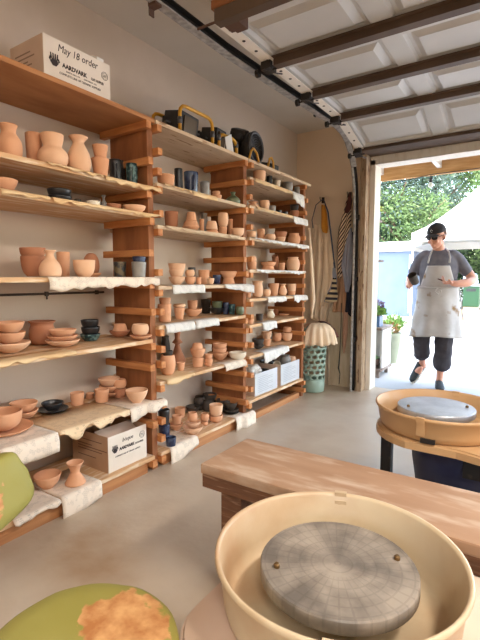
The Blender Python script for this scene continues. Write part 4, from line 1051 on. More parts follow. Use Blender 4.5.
def hook(px, py):
    p = on(px, py, 1, 4.40); r = bmesh.new()
    tube(r, [(p.x, 4.419, p.z), (p.x, 4.385, p.z), (p.x, 4.35, p.z-.012), (p.x, 4.335, p.z+.006), (p.x, 4.335, p.z+.022)], .0045, 8)
    box(r, (p.x-.015, 4.412, p.z-.03), (p.x+.015, 4.419, p.z+.03))
    return bmobj('wall_hook', r, M_dsteel, smooth=False, origin=p)
tag(hook(322.5, 200), 'dark metal wall hook holding the mustard and beige aprons', 'hook'); tag(hook(349.5, 195), 'dark metal wall hook holding the striped apron near the door track', 'hook')
bg = drape('apron', [(225, 314, 330), (250, 312, 333), (290, 310, 333), (318, 310, 327), (322, 318, 325)], 4.365, M_beige, 3.2, .05, 'long beige canvas apron hanging left of the striped apron', 'apron', group=GA)
drape('apron_flap', [(228, 325, 331), (250, 324, 334), (268, 323, 337), (285, 322, 336.5), (300, 320, 330), (306, 320, 324)], 4.335, M_beige, 1.5, .02, None, None, 1, bg)
drape('pocket_edge', [(262, 331.5, 334.5), (280, 333, 337), (295, 327, 336), (302, 324, 330)], 4.318, M_blueg, 1, .008, None, None, 1, bg)
drape('apron', [(205, 321.5, 325), (215, 321.5, 327), (228, 321.5, 328), (233, 323, 327.5)], 4.325, M_must, 1, .015, 'short mustard yellow apron folded on the left hook', 'apron', .5, group=GA)
for k, pts in enumerate([[(323, 199), (316, 205), (312, 220), (313, 228)], [(323.5, 199), (328, 212), (331, 235), (335, 268)]]):
    bm = bmesh.new(); tube(bm, [on(a, b, 1, 4.31-k*.01) for a, b in pts], [.006, .008, .008, .007] if k else [.005]*4, 8)
    tag(bmobj('apron_strap', bm, M_denim, smooth=True, origin=on(323, 199, 1, 4.31)), ['thin frayed denim strap looping left off the left hook', 'thick denim strap hanging right of the mustard apron'][k], 'strap')
so = drape('apron', [(194, 348, 350.5), (212, 344, 351.5), (230, 338.5, 351), (250, 337, 348.5), (262, 338, 345), (278, 338, 341)], 4.33, M_strp, 1.6, .025, 'dark and cream diagonal striped apron on the right hook', 'apron', group=GA)
bm = bmesh.new(); tube(bm, [on(349.5, 193, 1, 4.30), on(349.8, 200, 1, 4.30), on(348.5, 208, 1, 4.30), on(346, 213, 1, 4.30)], [.012, .022, .03, .02], 12); bmobj('neck_knot', bm, M_burg, so, True)
drape('towel', [(228, 350, 352), (245, 345, 352.8), (265, 341, 352), (282, 344, 351), (292, 345.5, 348.5)], 4.31, M_blueg, 1.4, .02, 'blue grey cloth hanging over the navy garment by the track', 'cloth', 2)
drape('apron', [(232, 351.5, 353), (270, 347.5, 355), (300, 346, 356), (312, 345, 355), (316, 350, 354)], 4.365, M_navyc, 2, .03, 'navy blue apron hanging closest to the door track', 'apron', 1, group=GA)
drape('apron', [(262, 338, 346), (285, 336, 348), (305, 333, 347), (312, 332, 347)], 4.375, M_tan, 2, .03, 'brown canvas apron low behind the striped apron', 'apron', 2, group=GA)
drape('towel', [(278, 333, 336), (290, 331, 337), (296, 326, 338), (302, 325, 337)], 4.29, M_chk, 1, .012, 'navy towel with cream bands hanging below the beige apron', 'towel', 1)
drape('scarf', [(312, 343, 348), (330, 342.5, 348), (345, 342, 346), (353, 343.5, 344.5)], 4.345, M_pinkc, 1, .02, 'dusty pink cloth strip hanging below the navy apron', 'cloth', 0)
bm = bmesh.new(); tube(bm, [on(a, b, 1, 4.33) for a, b in ((341.5, 303), (341, 325), (340, 350), (339, 364), (338.5, 368), (340, 374), (339, 384))], [.004, .004, .0045, .007, .008, .005, .004], 8)
tag(bmobj('cord', bm, M_blk, smooth=True, origin=on(341.5, 303, 1, 4.33)), 'black cord dangling down the pale board below the brown apron', 'cord')
bm = bmesh.new(); tube(bm, [on(a, b, 1, 4.28) for a, b in ((329, 318), (328.5, 345), (329, 372), (328.5, 386))], .0035, 8); 
tag(bmobj('cord', bm, M_beige, smooth=True, origin=on(329, 318, 1, 4.28)), 'beige apron tie dangling beside the green laundry basket', 'cord')
# long pale strap hanging off the end of the shelving
bm = bmesh.new(); 
e0 = [on(309, 228, 1, 3.9), on(311, 260, 1, 3.9), on(313.5, 300, 1, 3.9), on(311, 318, 1, 3.9)]
tube(bm, e0, [.012, .018, .02, .012], 8)
for v in bm.verts: pass
sso = bmobj('cloth_strip', bm, M_beige, smooth=True, origin=e0[0]); tag(sso, 'long pale cloth strip hanging at the far end of the shelving', 'cloth')
# pale board standing against the wall under the clothes
q0 = on(331, 386, 2, 0)
o = boxes('leaning_board', [((-1.80, 4.385, 0), (-1.505, 4.41, .80))], mat('cream_board_paint', (206, 188, 160), .8, (190, 170, 140), 5, 5, (5, 5, 1)), origin=(-1.66, 4.4, 0)); tag(o, 'cream painted board standing against the wall beside the door track', 'board')

# ------------------------------------------------------------------ laundry basket
BC = Vector((-1.825, 4.06, 0)); M_sage = mat('sage_plastic', (150, 172, 156), .5, (142, 164, 148), 6)
bk = empty('laundry_basket', BC, 0, 'tall sage green laundry basket with oval holes beside the shelving', 'basket')
def br(z): return .112+.028*min(z/.6, 1)
bm = bmesh.new(); lathe(bm, [(0, .004), (br(0)-.006, .004), (br(0), .012), (br(.13), .13), (br(.13)-.004, .13), (br(0)-.008, .010), (0, .010)], BC, 48); bmobj('solid_base', bm, M_sage, bk, True)
bm = bmesh.new(); nc = 12; z0 = .13; rows = 9; dz = .052; NP = 16
def cyl(u, z, ins=0): 
    a = u*2*PI/nc; r = br(z)-.002-ins; return Vector((BC.x+r*math.cos(a), BC.y+r*math.sin(a), z))
for j in range(rows):
    for i in range(nc):
        u0 = i+(.5 if j % 2 else 0); zc = z0+dz*(j+.5)
        sq = []; el = []
        for k in range(NP):
            a = 2*PI*k/NP; c, s = math.cos(a), math.sin(a); mxx = max(abs(c), abs(s))
            sq.append(bm.verts.new(cyl(u0+.5*c/mxx, zc+dz*.5*s/mxx))); el.append(bm.verts.new(cyl(u0+.40*c, zc+dz*.36*s)))
        for k in range(NP): bm.faces.new((sq[k], sq[(k+1) % NP], el[(k+1) % NP], el[k]))
bmesh.ops.remove_doubles(bm, verts=bm.verts, dist=.0004)
o = bmobj('pierced_wall', bm, M_sage, bk, True); s = o.modifiers.new('s', 'SOLIDIFY'); s.thickness = .004
zt = z0+dz*rows
bm = bmesh.new(); lathe(bm, [(br(zt)-.006, zt), (br(zt), zt), (br(zt)+.003, zt+.035), (br(zt)+.014, zt+.04), (br(zt)+.014, zt+.048), (br(zt)-.004, zt+.048), (br(zt)-.006, zt)], BC, 48); bmobj('rim', bm, M_sage, bk, True)
# cloths thrown over the basket
zr = zt+.05
def throw(name, a0, a1, drop, m, lab, top=.03, out=.0, seedv=0):
    bm = bmesh.new(); nu = 26; grid = []
    prof = [(.03, zr+top), (.08, zr+top*1.05), (.125, zr+top*.6), (.155, zr-.005)]+[(.163+.006*k, zr-drop*k/6) for k in range(1, 7)]
    for r, z in prof:
        row = []
        for u in range(nu+1):
            t = u/nu; a = R(a0+(a1-a0)*t); f = 1+(.10 if z < zr else .03)*math.sin(t*5*2*PI+seedv)*min(1, abs(z-zr)*8+.3)
            zz = z+(noise.noise(Vector((t*5, seedv, 1)))*.03 if z < zr-.05 else 0)
            row.append(bm.verts.new((BC.x+.03+r*f*math.cos(a), BC.y+r*f*math.sin(a), zz)))
        grid.append(row)
    for A, B in zip(grid, grid[1:]):
        for u in range(nu): bm.faces.new((A[u], A[u+1], B[u+1], B[u]))
    o = bmobj(name, bm, m, smooth=True, origin=(BC.x, BC.y, zr)); s = o.modifiers.new('s', 'SOLIDIFY'); s.thickness = .003; s.offset = 1
    return tag(o, lab, 'cloth')
throw('cloth', -100, 8, .16, M_beige, 'beige cloth thrown over the front of the laundry basket', .04, seedv=1)
throw('cloth', 12, 95, .10, M_burg, 'dark burgundy cloth on the far side of the laundry basket', .05, seedv=3)
throw('cloth', 100, 250, .06, M_tan, 'brown cloth bunched at the back of the laundry basket', .03, seedv=5)
bm = bmesh.new(); bmesh.ops.create_icosphere(bm, subdivisions=3, radius=.105)
for v in bm.verts: v.co *= 1+noise.noise(v.co*18)*.3; v.co.z *= .6
o = bmobj('cloth', bm, M_navyc, smooth=True, origin=(0, 0, 0)); o.location = (BC.x, BC.y, zr-.09); tag(o, 'dark crumpled cloth filling the top of the laundry basket', 'cloth')

# ------------------------------------------------------------------ person
def voxel(bm, name, vs, m, parent, smooth=2):
    me = bpy.data.meshes.new(name); bm.to_mesh(me); bm.free(); o = bpy.data.objects.new(name, me); C.objects.link(o)
    r = o.modifiers.new('r', 'REMESH'); r.mode = 'VOXEL'; r.voxel_size = vs; r.use_smooth_shade = True
    if smooth:
        s = o.modifiers.new('s', 'SMOOTH'); s.iterations = smooth; s.factor = .5
    bpy.context.view_layer.update()
    m2 = bpy.data.meshes.new_from_object(o.evaluated_get(bpy.context.evaluated_depsgraph_get()))
    bpy.data.objects.remove(o); m2.name = name
    return link(name, m2, m, parent, True)
def blob(bm, c, s, rot=(0, 0, 0), sub=3):
    t = bmesh.new(); bmesh.ops.create_icosphere(t, subdivisions=sub, radius=1)
    bmesh.ops.transform(t, matrix=Matrix.Translation(c) @ Euler(rot).to_matrix().to_4x4() @ Matrix.Diagonal((s[0], s[1], s[2], 1)), verts=t.verts)
    me = bpy.data.meshes.new('t'); t.to_mesh(me); t.free(); bm.from_mesh(me); bpy.data.meshes.remove(me)
def limb(bm, pts, seg=16, caps=True):
    """pts: (x,y,z,rx,ry) cross sections joined; ry along local depth"""
    # dense interpolation (Catmull) of centre and radii, elliptical rings perpendicular to the path
    P = [Vector(p[:3]) for p in pts]; Rr = [(p[3], p[4] if len(p) > 4 else p[3]) for p in pts]; out = []
    n = len(P)
    for i in range(n-1):
        p0, p1, p2, p3 = P[max(i-1, 0)], P[i], P[i+1], P[min(i+2, n-1)]; r0, r1, r2, r3 = Rr[max(i-1, 0)], Rr[i], Rr[i+1], Rr[min(i+2, n-1)]
        for k in range(6):
            t = k/6
            f = lambda a, b, c, d: (2*b+(c-a)*t+(2*a-5*b+4*c-d)*t*t+(3*b-a-3*c+d)*t**3)*.5
            out.append((f(p0, p1, p2, p3), f(r0[0], r1[0], r2[0], r3[0]), f(r0[1], r1[1], r2[1], r3[1])))
    out.append((P[-1], Rr[-1][0], Rr[-1][1]))
    rings = []
    for i, (c, rx, ry) in enumerate(out):
        a = out[max(i-1, 0)][0]; b = out[min(i+1, len(out)-1)][0]; t = (b-a).normalized()
        X = Vector((1, 0, 0)); X = (X-t*X.dot(t)); X = X.normalized() if X.length > .2 else Vector((0, 1, 0)); X = (X-t*X.dot(t)).normalized(); Yv = t.cross(X)
        rings.append([bm.verts.new(c+X*math.cos(2*PI*k/seg)*rx+Yv*math.sin(2*PI*k/seg)*ry) for k in range(seg)])
    for A, B in zip(rings, rings[1:]):
        for k in range(seg): bm.faces.new((A[k], A[(k+1) % seg], B[(k+1) % seg], B[k]))
    bm.faces.new(rings[0][::-1]); bm.faces.new(rings[-1])
    blob(bm, out[0][0], (min(out[0][1], out[0][2]),)*3, sub=2); blob(bm, out[-1][0], (min(out[-1][1], out[-1][2])*.98,)*3, sub=2)
PR = empty('person', (-.825, 4.82, 0), R(9), 'person in black cap and stained pale apron walking in through the open garage door', 'person')
M_skin = mat('skin', (196, 140, 116), .55, (206, 150, 126), 9, sub=.08); M_shirt = mat('grey_tshirt', (112, 112, 122), .9, (100, 100, 112), 20); M_pants = mat('charcoal_trousers', (62, 58, 64), .9, (50, 48, 54), 16, bump=.3, bscale=22)
M_apr = mat('pale_apron_canvas', (186, 184, 184), .9, (176, 174, 173), 10, third=(128, 98, 58), tscale=7, tlo=.60, thi=.70, bump=.15, bscale=18)
M_cap = mat('black_cap', (36, 32, 34), .85, (44, 40, 42), 20); M_shoe = mat('dark_shoe', (38, 44, 46), .8, (50, 56, 58), 30); M_sole = mat('pale_sole', (196, 192, 184), .7)
M_hair = mat('brown_hair', (84, 58, 44), .8, (110, 80, 58), 40)
# body (head, neck, torso, arms, hands, legs) as one surface
bm = bmesh.new()
limb(bm, [(0, .02, .86, .155, .12), (0, .02, .98, .15, .115), (0, .01, 1.10, .15, .11), (0, 0, 1.24, .155, .105), (0, .005, 1.33, .13, .075), (0, .01, 1.40, .07, .06)], 20)
limb(bm, [(0, .01, 1.36, .062, .06), (-.005, -.01, 1.43, .054, .055), (-.012, -.03, 1.49, .05, .055)])
HD = Vector((-.030, -.088, 1.533)); HR = (R(-24), 0, R(-10))    # bowed, turned a little to her right
HM = Matrix.Translation(HD) @ Euler((R(20), 0, R(-30))).to_matrix().to_4x4()
def hb(c, s, rot=(0, 0, 0), sub=3, B=None):
    t = bmesh.new(); bmesh.ops.create_icosphere(t, subdivisions=sub, radius=1)
    bmesh.ops.transform(t, matrix=HM @ Matrix.Translation(c) @ Euler(rot).to_matrix().to_4x4() @ Matrix.Diagonal((s[0], s[1], s[2], 1)), verts=t.verts)
    me = bpy.data.meshes.new('t'); t.to_mesh(me); t.free(); (B or bm).from_mesh(me); bpy.data.meshes.remove(me)
hb((0, .012, .03), (.076, .094, .088)); hb((0, -.022, -.03), (.058, .064, .078)); hb((0, -.045, -.085), (.032, .032, .026))
hb((0, -.094, -.018), (.012, .018, .026), (R(-12), 0, 0), 2); hb((0, -.102, -.034), (.015, .012, .010), sub=2)
hb((0, -.082, -.062), (.024, .010, .006), sub=2); hb((0, -.080, -.071), (.020, .010, .006), sub=2)
for s in (-1, 1):
    hb((s*.078, .012, -.012), (.010, .020, .030), (0, 0, s*.3), 2); hb((s*.034, -.068, -.030), (.022, .018, .02), sub=2); hb((s*.03, -.076, .010), (.02, .012, .008), sub=2)
def hand(wr, d, nrm, side, curl=1.0, s=1.0):
    """wrist point, direction of the palm, palm normal, thumb side (+1/-1)"""
    d = Vector(d).normalized(); nrm = Vector(nrm); nrm = (nrm-d*nrm.dot(d)).normalized(); sd = d.cross(nrm)*side; wr = Vector(wr)
    pc = wr+d*.045
    rotm = Matrix((sd, d, nrm)).transposed()
    blob(bm, wr+d*.045, (.038*s, .05*s, .016*s), rotm.to_euler())
    for k, (off, L) in enumerate(((.028, .066), (.010, .074), (-.009, .069), (-.027, .055))):
        b = wr+d*.08+sd*off; p = [b-d*.03, b]; a = .25
        for j, l in enumerate((.42, .33, .25)):
            a += curl*(.45+.12*k*.3); dirv = d*math.cos(a)+nrm*math.sin(a); p.append(p[-1]+dirv*L*l)
        tube(bm, p, [.009*s, .0092*s, .0085*s, .0078*s, .0065*s], 8)
    b = wr+d*.02+sd*.028; p = [b-sd*.012, b+sd*.012+d*.012+nrm*.006, b+sd*.022+d*.034+nrm*.02, b+sd*.014+d*.052+nrm*.036]
    tube(bm, p, [.012*s, .0115*s, .010*s, .008*s], 8)
# her right arm (left in the photo): elbow low and out, hand raised in front
limb(bm, [(-.145, .01, 1.335, .046), (-.20, .02, 1.26, .044), (-.245, .03, 1.16, .043), (-.262, .02, 1.095, .042), (-.262, -.06, 1.065, .038), (-.262, -.15, 1.05, .029), (-.262, -.185, 1.05, .026)])
hand((-.262, -.185, 1.05), (.18, -.75, .30), (.9, .1, .35), 1, .8)
# her left arm: elbow out wide, forearm across the belly
limb(bm, [(.145, .01, 1.335, .046), (.21, .02, 1.26, .046), (.275, .03, 1.17, .046), (.305, .02, 1.115, .044), (.25, -.09, 1.085, .042), (.17, -.165, 1.075, .032), (.13, -.19, 1.08, .027)])
hand((.13, -.19, 1.08), (-.85, -.45, .12), (-.1, -.2, 1), -1, .9)
# legs
LEGS = {1: [(.085, .02, .88, .085), (.085, .0, .70, .078), (.075, -.03, .49, .056), (.066, -.01, .36, .054), (.054, .02, .16, .034), (.05, .02, .08, .034)],
        -1: [(-.085, .02, .88, .085), (-.11, .0, .70, .078), (-.132, -.01, .50, .056), (-.130, .07, .38, .054), (-.125, .18, .25, .034), (-.122, .215, .19, .034)]}
for s in (1, -1): limb(bm, LEGS[s])
blob(bm, (.05, -.03, .045), (.034, .09, .03)); blob(bm, (-.165, .17, .13), (.034, .034, .08), (R(20), R(35), 0))
voxel(bm, 'body', .0055, M_skin, PR, 2)
# shirt
bm = bmesh.new()
limb(bm, [(0, .02, .95, .175, .14), (0, .015, 1.05, .17, .13), (0, 0, 1.22, .18, .13), (0, .005, 1.33, .165, .10), (0, .012, 1.385, .105, .075), (0, .012, 1.41, .07, .062)], 24)
limb(bm, [(-.12, .01, 1.345, .068), (-.17, .015, 1.315, .060), (-.205, .02, 1.25, .058), (-.232, .028, 1.185, .056)])
limb(bm, [(.12, .01, 1.345, .068), (.17, .015, 1.315, .060), (.215, .02, 1.25, .059), (.252, .028, 1.195, .057)])
voxel(bm, 'tshirt', .008, M_shirt, PR, 3)
# trousers rolled below the knee
bm = bmesh.new(); limb(bm, [(0, .02, 1.0, .17, .135), (0, .02, .9, .178, .14), (0, .02, .82, .165, .125)], 20)
def inflate(L, n, add, cut): return [(p[0], p[1], p[2], p[3]+add) for p in L[:n]]+cut
limb(bm, [(.085, .02, .86, .10), (.085, .0, .68, .098), (.078, -.03, .50, .088), (.072, -.02, .36, .086), (.068, -.005, .27, .092)])
limb(bm, [(-.085, .02, .86, .10), (-.11, .0, .68, .092), (-.132, -.01, .51, .084), (-.132, .05, .41, .080), (-.130, .09, .345, .082)])
for v in bm.verts:
    if v.co.z < .6: v.co += Vector((1, 1, 0))*noise.noise(v.co*22)*.010
voxel(bm, 'trousers', .008, M_pants, PR, 1)
# apron: skirt, bib, straps
def sheet(name, f, nu, nv, m, th=.004, par=PR):
    bm = bmesh.new(); g = [[bm.verts.new(f(u/nu, v/nv)) for u in range(nu+1)] for v in range(nv+1)]
    for A, B in zip(g, g[1:]):
        for u in range(nu): bm.faces.new((A[u], A[u+1], B[u+1], B[u]))
    bmesh.ops.recalc_face_normals(bm, faces=bm.faces)
    me = bpy.data.meshes.new(name); bm.to_mesh(me); bm.free(); o = link(name, me, m, par, True)
    s = o.modifiers.new('s', 'SOLIDIFY'); s.thickness = th; return o
def skirt(u, v):
    z = 1.055-v*(.51+.012*math.sin(u*9)); a = R(-90)+(u-.5)*R(232); fl = v**1.3
    rx = .185+.07*fl; ry = .155+.055*fl; w = .010*fl*math.sin(u*5*2*PI+1)+noise.noise(Vector((u*5, v*4, 2)))*.010
    return Vector(((rx+w)*math.cos(a)-.008*fl, .015+(ry+w)*math.sin(a), z))
ap = sheet('apron', skirt, 60, 26, M_apr)
def bib(u, v):
    z = 1.035+v*.215; hw = .165-.062*v; x = (u-.5)*2*hw; return Vector((x, -.148+.004*v+.10*(x/.2)**2*1.3+noise.noise(Vector((u*3, v*3, 9)))*.005, z))
sheet('apron_bib', bib, 16, 12, M_apr, .004, ap)
def pocket(u, v):
    z = .88+v*.12+.0; x = (u-.5)*.2; p = skirt(.5+x/.8, (1.055-z)/.545); return Vector((x, p.y-.006, z))
for s, pts in ((1, [(.095, -.135, 1.275), (.10, -.125, 1.33), (.085, -.07, 1.385), (.06, .02, 1.42)]), (-1, [(-.095, -.135, 1.275), (-.085, -.125, 1.33), (-.07, -.075, 1.385), (-.058, .02, 1.42)])):
    bm = bmesh.new()
    for i in range(len(pts)-1):
        a, b = Vector(pts[i]), Vector(pts[i+1]); 
    tube(bm, pts, .0085, 8); bmesh.ops.recalc_face_normals(bm, faces=bm.faces); me = bpy.data.meshes.new('neck_strap'); bm.to_mesh(me); bm.free(); link('neck_strap', me, M_apr, ap, True)
for s in (1,):
    bm = bmesh.new(); tube(bm, [(.195, .03, 1.03), (.225, .06, .85), (.235, .06, .70), (.26, .05, .60)], .006, 6); tube(bm, [(.195, .03, 1.03), (.23, .08, .8), (.27, .08, .62)], .006, 6)
    me = bpy.data.meshes.new('apron_tie'); bm.to_mesh(me); bm.free(); link('apron_tie', me, M_apr, ap, True)
bm = bmesh.new(); tube(bm, [(-.19, -.02, 1.035), (-.12, -.125, 1.035), (0, -.152, 1.035), (.12, -.125, 1.035), (.19, -.02, 1.035)], .008, 8); tube(bm, [(0, -.17, 1.03), (-.02, -.178, 1.0), (.01, -.18, .97)], .005, 6); tube(bm, [(0, -.17, 1.03), (.03, -.178, 1.01), (.035, -.18, .985)], .005, 6)
me = bpy.data.meshes.new('waist_tie'); bm.to_mesh(me); bm.free(); link('waist_tie', me, M_apr, ap, True)
# cap, glasses, hair
bm = bmesh.new(); hb((0, .018, .042), (.085, .102, .090), sub=4, B=bm)
for v in bm.verts: 
    l = HM.inverted() @ v.co
    if l.z < .042: l.z = .042; v.co = HM @ l
cp = link('cap', (lambda me: (bm.to_mesh(me), me)[1])(bpy.data.meshes.new('cap')), M_cap, PR, True); bm.free()
def brim(u, v):
    x = (u-.5)*2; l = Vector((x*(.076-.012*v), -.055-(.085*math.sqrt(max(0, 1-x*x*.85)))*v-.03*(1-x*x), .046-.016*x*x-.010*v+.006*(1-x*x))); return HM @ l
sheet('brim', brim, 14, 5, M_cap, .004, cp)
bm = bmesh.new(); tube(bm, [HM @ Vector((.012+.010*math.cos(a*PI/8), -.084, .078+.012*math.sin(a*PI/8))) for a in range(14)], .0018, 6)
me = bpy.data.meshes.new('cap_emblem'); bm.to_mesh(me); bm.free(); link('cap_emblem', me, M_sole, cp, True)
bm = bmesh.new(); 
for s in (-1, 1): 
    hb((s*.032, -.083, .008), (.029, .008, .020), (0, 0, s*.28), 3, bm)
    tube(bm, [HM @ Vector((s*.060, -.07, .012)), HM @ Vector((s*.080, -.01, .012)), HM @ Vector((s*.083, .02, .004))], .003, 6)
tube(bm, [HM @ Vector((-.012, -.093, .012)), HM @ Vector((.012, -.093, .012))], .003, 6)
me = bpy.data.meshes.new('sunglasses'); bm.to_mesh(me); bm.free(); link('sunglasses', me, mat('dark_lens', (26, 22, 24), .15), PR, True)
bm = bmesh.new(); hb((0, .034, .012), (.082, .078, .072), sub=4, B=bm); hb((0, .085, -.02), (.045, .03, .05), sub=3, B=bm)
for v in bm.verts:
    l = HM.inverted() @ v.co
    if l.y < .018 and l.z < .03: l.y = .018+(.018-l.y)*.05; v.co = HM @ l
me = bpy.data.meshes.new('hair'); bm.to_mesh(me); bm.free(); link('hair', me, M_hair, PR, True)
# shoes
def shoe(M):
    bm = bmesh.new()
    limb(bm, [(0, .045, .060, .036, .050), (0, .0, .052, .038, .045), (0, -.06, .045, .042, .034), (0, -.12, .036, .043, .026), (0, -.165, .030, .032, .018)])
    for v in bm.verts:
        if v.co.z < .014: v.co.z = .014
    bmesh.ops.transform(bm, matrix=M, verts=bm.verts); me = bpy.data.meshes.new('shoe'); bm.to_mesh(me); bm.free(); s = link('shoe', me, M_shoe, PR, True)
    bm = bmesh.new(); out = [(.0, .092), (.028, .082), (.038, .04), (.036, 0), (.042, -.06), (.047, -.12), (.038, -.168), (.015, -.188), (-.015, -.188), (-.038, -.168), (-.047, -.12), (-.042, -.06), (-.036, 0), (-.038, .04), (-.028, .082)]
    f = bm.faces.new([bm.verts.new((x, y, 0)) for x, y in out]); r = bmesh.ops.extrude_face_region(bm, geom=[f]); bmesh.ops.translate(bm, vec=(0, 0, .017), verts=[e for e in r['geom'] if isinstance(e, bmesh.types.BMVert)])
    bmesh.ops.transform(bm, matrix=M, verts=bm.verts); bmesh.ops.recalc_face_normals(bm, faces=bm.faces); me = bpy.data.meshes.new('sole'); bm.to_mesh(me); bm.free(); link('sole', me, M_sole, s)
shoe(Matrix.Translation((.05, .0, .001)) @ Matrix.Rotation(R(4), 4, 'Z'))
shoe(Matrix.Translation((-.130, .235, .135)) @ Matrix.Rotation(R(-42), 4, 'Z') @ Matrix.Rotation(R(46), 4, 'X'))
# cup in her right hand
hp = parent_world(PR) @ Vector((-.196, -.285, 1.085))
one_pot('cup', hp, .043, .10, M_darkc, tilt=(R(38), R(-22), R(9)), lab="dark grey cup held tilted in the walking person's right hand")
hp2 = parent_world(PR) @ Vector((.030, -.245, 1.102))
bm = bmesh.new(); tube(bm, [(-.03, -.01, .02), (0, 0, .008), (.03, .01, .0)], [.004, .006, .004], 8); tag(bmobj('trimming_tool', bm, M_burg, smooth=True, origin=(0, 0, 0)), "small dark red tool in the walking person's left hand", 'tool').location = hp2
E1, E2, SUN, SKY, EXPO = 56, 52, 1.3, 2.1, 0.28
# ------------------------------------------------------------------ outside
M_out = mat('sunlit_concrete', (172, 172, 170), .85, (162, 162, 160), 1.2, 6, bump=.05)
o = boxes('ground', [((-40, WY+.14, -.1), (40, 70, -.002))], M_out, bev=0); o['kind'] = 'structure'
# patio roof in front of the opening
M_pw = M_white; M_beam = mat('patio_beam_wood', (206, 164, 112), .75, (180, 132, 80), 4, 5, (1, 8, 8))
pr = empty('patio_roof', (.3, 4.9, 2.25), 0, 'white patio roof with joists and a wood faced beam outside the door', 'patio roof')
boxes('roof_deck', [((-2.2, WY+.145, 2.43), (4.4, 5.6, 2.46))], mat('patio_soffit', (206, 196, 182), .8), pr)
boxes('front_beam', [((-2.2, 5.28, 2.245), (4.4, 5.32, 2.425))], M_beam, pr)
for x in (-2.1, -1.55, -.935, -.32, .30, .92, 1.54, 2.16, 2.78, 3.4): boxes('joist', [((x-.022, WY+.165, 2.31), (x+.022, 5.278, 2.428))], M_pw, pr)
boxes('ledger', [((-2.2, WY+.141, 2.31), (4.4, WY+.164, 2.428))], M_pw, pr)
for x in (-2.15, 4.3): boxes('post', [((x-.045, 5.25, 0), (x+.045, 5.34, 2.244))], M_pw, pr)
# string lights
wpts = [on(372, 186, 1, 5.24), on(395, 183, 1, 5.24), on(431, 174.5, 1, 5.24), on(480, 168, 1, 5.24), Vector((0.4, 5.24, 2.24)), Vector((2.0, 5.24, 2.24))]
bm = bmesh.new(); tube(bm, wpts, .004, 6)
tag(bmobj('light_cable', bm, M_blk, smooth=True, origin=wpts[0]), 'black string light cable hung along the patio beam', 'cable')
M_bulb = mat('bulb_glass', (228, 234, 226), .1)
def bulb(px, py, lab):
    p = on(px, py, 1, 5.24); r = empty('string_light_bulb', p, 0, lab, 'bulb', 'string light bulbs')
    bm = bmesh.new(); lathe(bm, [(0, -.004), (.006, -.006), (.012, -.03), (.017, -.035), (.018, -.075), (0, -.076)], p, 12); bmobj('socket', bm, M_blk, r, True)
    bm = bmesh.new(); lathe(bm, [(0, -.135), (.015, -.131), (.026, -.115), (.027, -.10), (.018, -.084), (.014, -.077), (0, -.077)], p, 16); bmobj('glass', bm, M_bulb, r, True)
bulb(431, 175, 'clear string light bulb hanging above the person in the cap'); bulb(374, 187, 'clear string light bulb hanging beside the white door jamb')
# pale shed wall far left
M_shed = mat('pale_shed_siding', (104, 118, 142), .8, (98, 112, 136), 2)
SHX = on(409, 319, 2, 0).x-.12
sh = empty('shed', (-3.2, 14.2, 0), 0, 'pale blue white shed with a low roof behind the plants', 'shed')
boxes('wall', [((-8, 13.9, 0), (SHX-.05, 16.5, 1.95))], M_shed, sh)
boxes('roof_trim', [((-8.1, 13.82, 1.95), (SHX, 16.6, 2.05))], mat('shed_trim', (190, 192, 192), .7), sh)
bm = bmesh.new(); vs = [bm.verts.new(p) for p in ((-8.1, 13.82, 2.051), (SHX, 13.82, 2.051), (SHX, 16.6, 2.051), (-8.1, 16.6, 2.051), (-7.6, 15.2, 2.35), (-2.4, 15.2, 2.35))]
for f in ((0, 1, 5, 4), (1, 2, 5), (2, 3, 4, 5), (3, 0, 4), (0, 3, 2, 1)): bm.faces.new([vs[i] for i in f])
bmobj('roof', bm, MATS['shed_trim'], sh)
boxes('door_seam', [((-3.2, 13.893, .1), (-3.17, 13.899, 1.85))], MATS['shed_trim'], sh)
# rock
bm = bmesh.new(); bmesh.ops.create_icosphere(bm, subdivisions=3, radius=.13)
for v in bm.verts: v.co *= 1+noise.noise(v.co*9)*.3; v.co.z = max(v.co.z*.7, -.05)
o = bmobj('rock', bm, mat('pale_rock', (206, 190, 170), .9), smooth=True, origin=(0, 0, 0)); o.location = tuple(on(395, 320, 2, 0).xy)+(.05,); tag(o, 'small pale rock on the ground in front of the shed', 'rock')
# canopy tent
M_can = mat('white_canopy_fabric', (226, 224, 218), .8, (220, 218, 210), 3)
q = on(409, 319, 2, 0); TX, TY = q.x, q.y; TW = 4.2
tn = empty('canopy_tent', (TX+TW/2, TY+TW/2, 0), 0, 'large white canopy tent standing behind the person', 'tent')
E0, PK = 2.26, 4.55
bm = bmesh.new(); n = 14; c0 = Vector((TX+TW/2, TY+TW/2, 0))
g = {}
for i in range(n+1):
    for j in range(n+1):
        u, v = i/n*2-1, j/n*2-1; d = max(abs(u), abs(v)); z = E0+.12+(PK-E0-.12)*((1-d)**1.25); sag = .10*(1-abs(abs(u)-abs(v)))*d*(1-d)
        g[i, j] = bm.verts.new((c0.x+u*TW/2, c0.y+v*TW/2, z-sag))
for i in range(n):
    for j in range(n): bm.faces.new((g[i, j], g[i+1, j], g[i+1, j+1], g[i, j+1]))
o = bmobj('canopy', bm, M_can, tn, True); s = o.modifiers.new('s', 'SOLIDIFY'); s.thickness = .004
t = .006; x0, x1, y0, y1 = TX, TX+TW, TY, TY+TW
boxes('valance', [((x0-t, y0-t, E0-.12), (x1+t, y0, E0+.125)), ((x0-t, y1, E0-.12), (x1+t, y1+t, E0+.125)), ((x0-t, y0, E0-.12), (x0, y1, E0+.125)), ((x1, y0, E0-.12), (x1+t, y1, E0+.125))], M_can, tn, bev=0)
for x in (x0+.03, x1-.03):
    for y in (y0+.03, y1-.03): boxes('leg', [((x-.02, y-.02, 0), (x+.02, y+.02, E0+.1))], mat('white_tent_leg', (236, 236, 236), .5), tn)
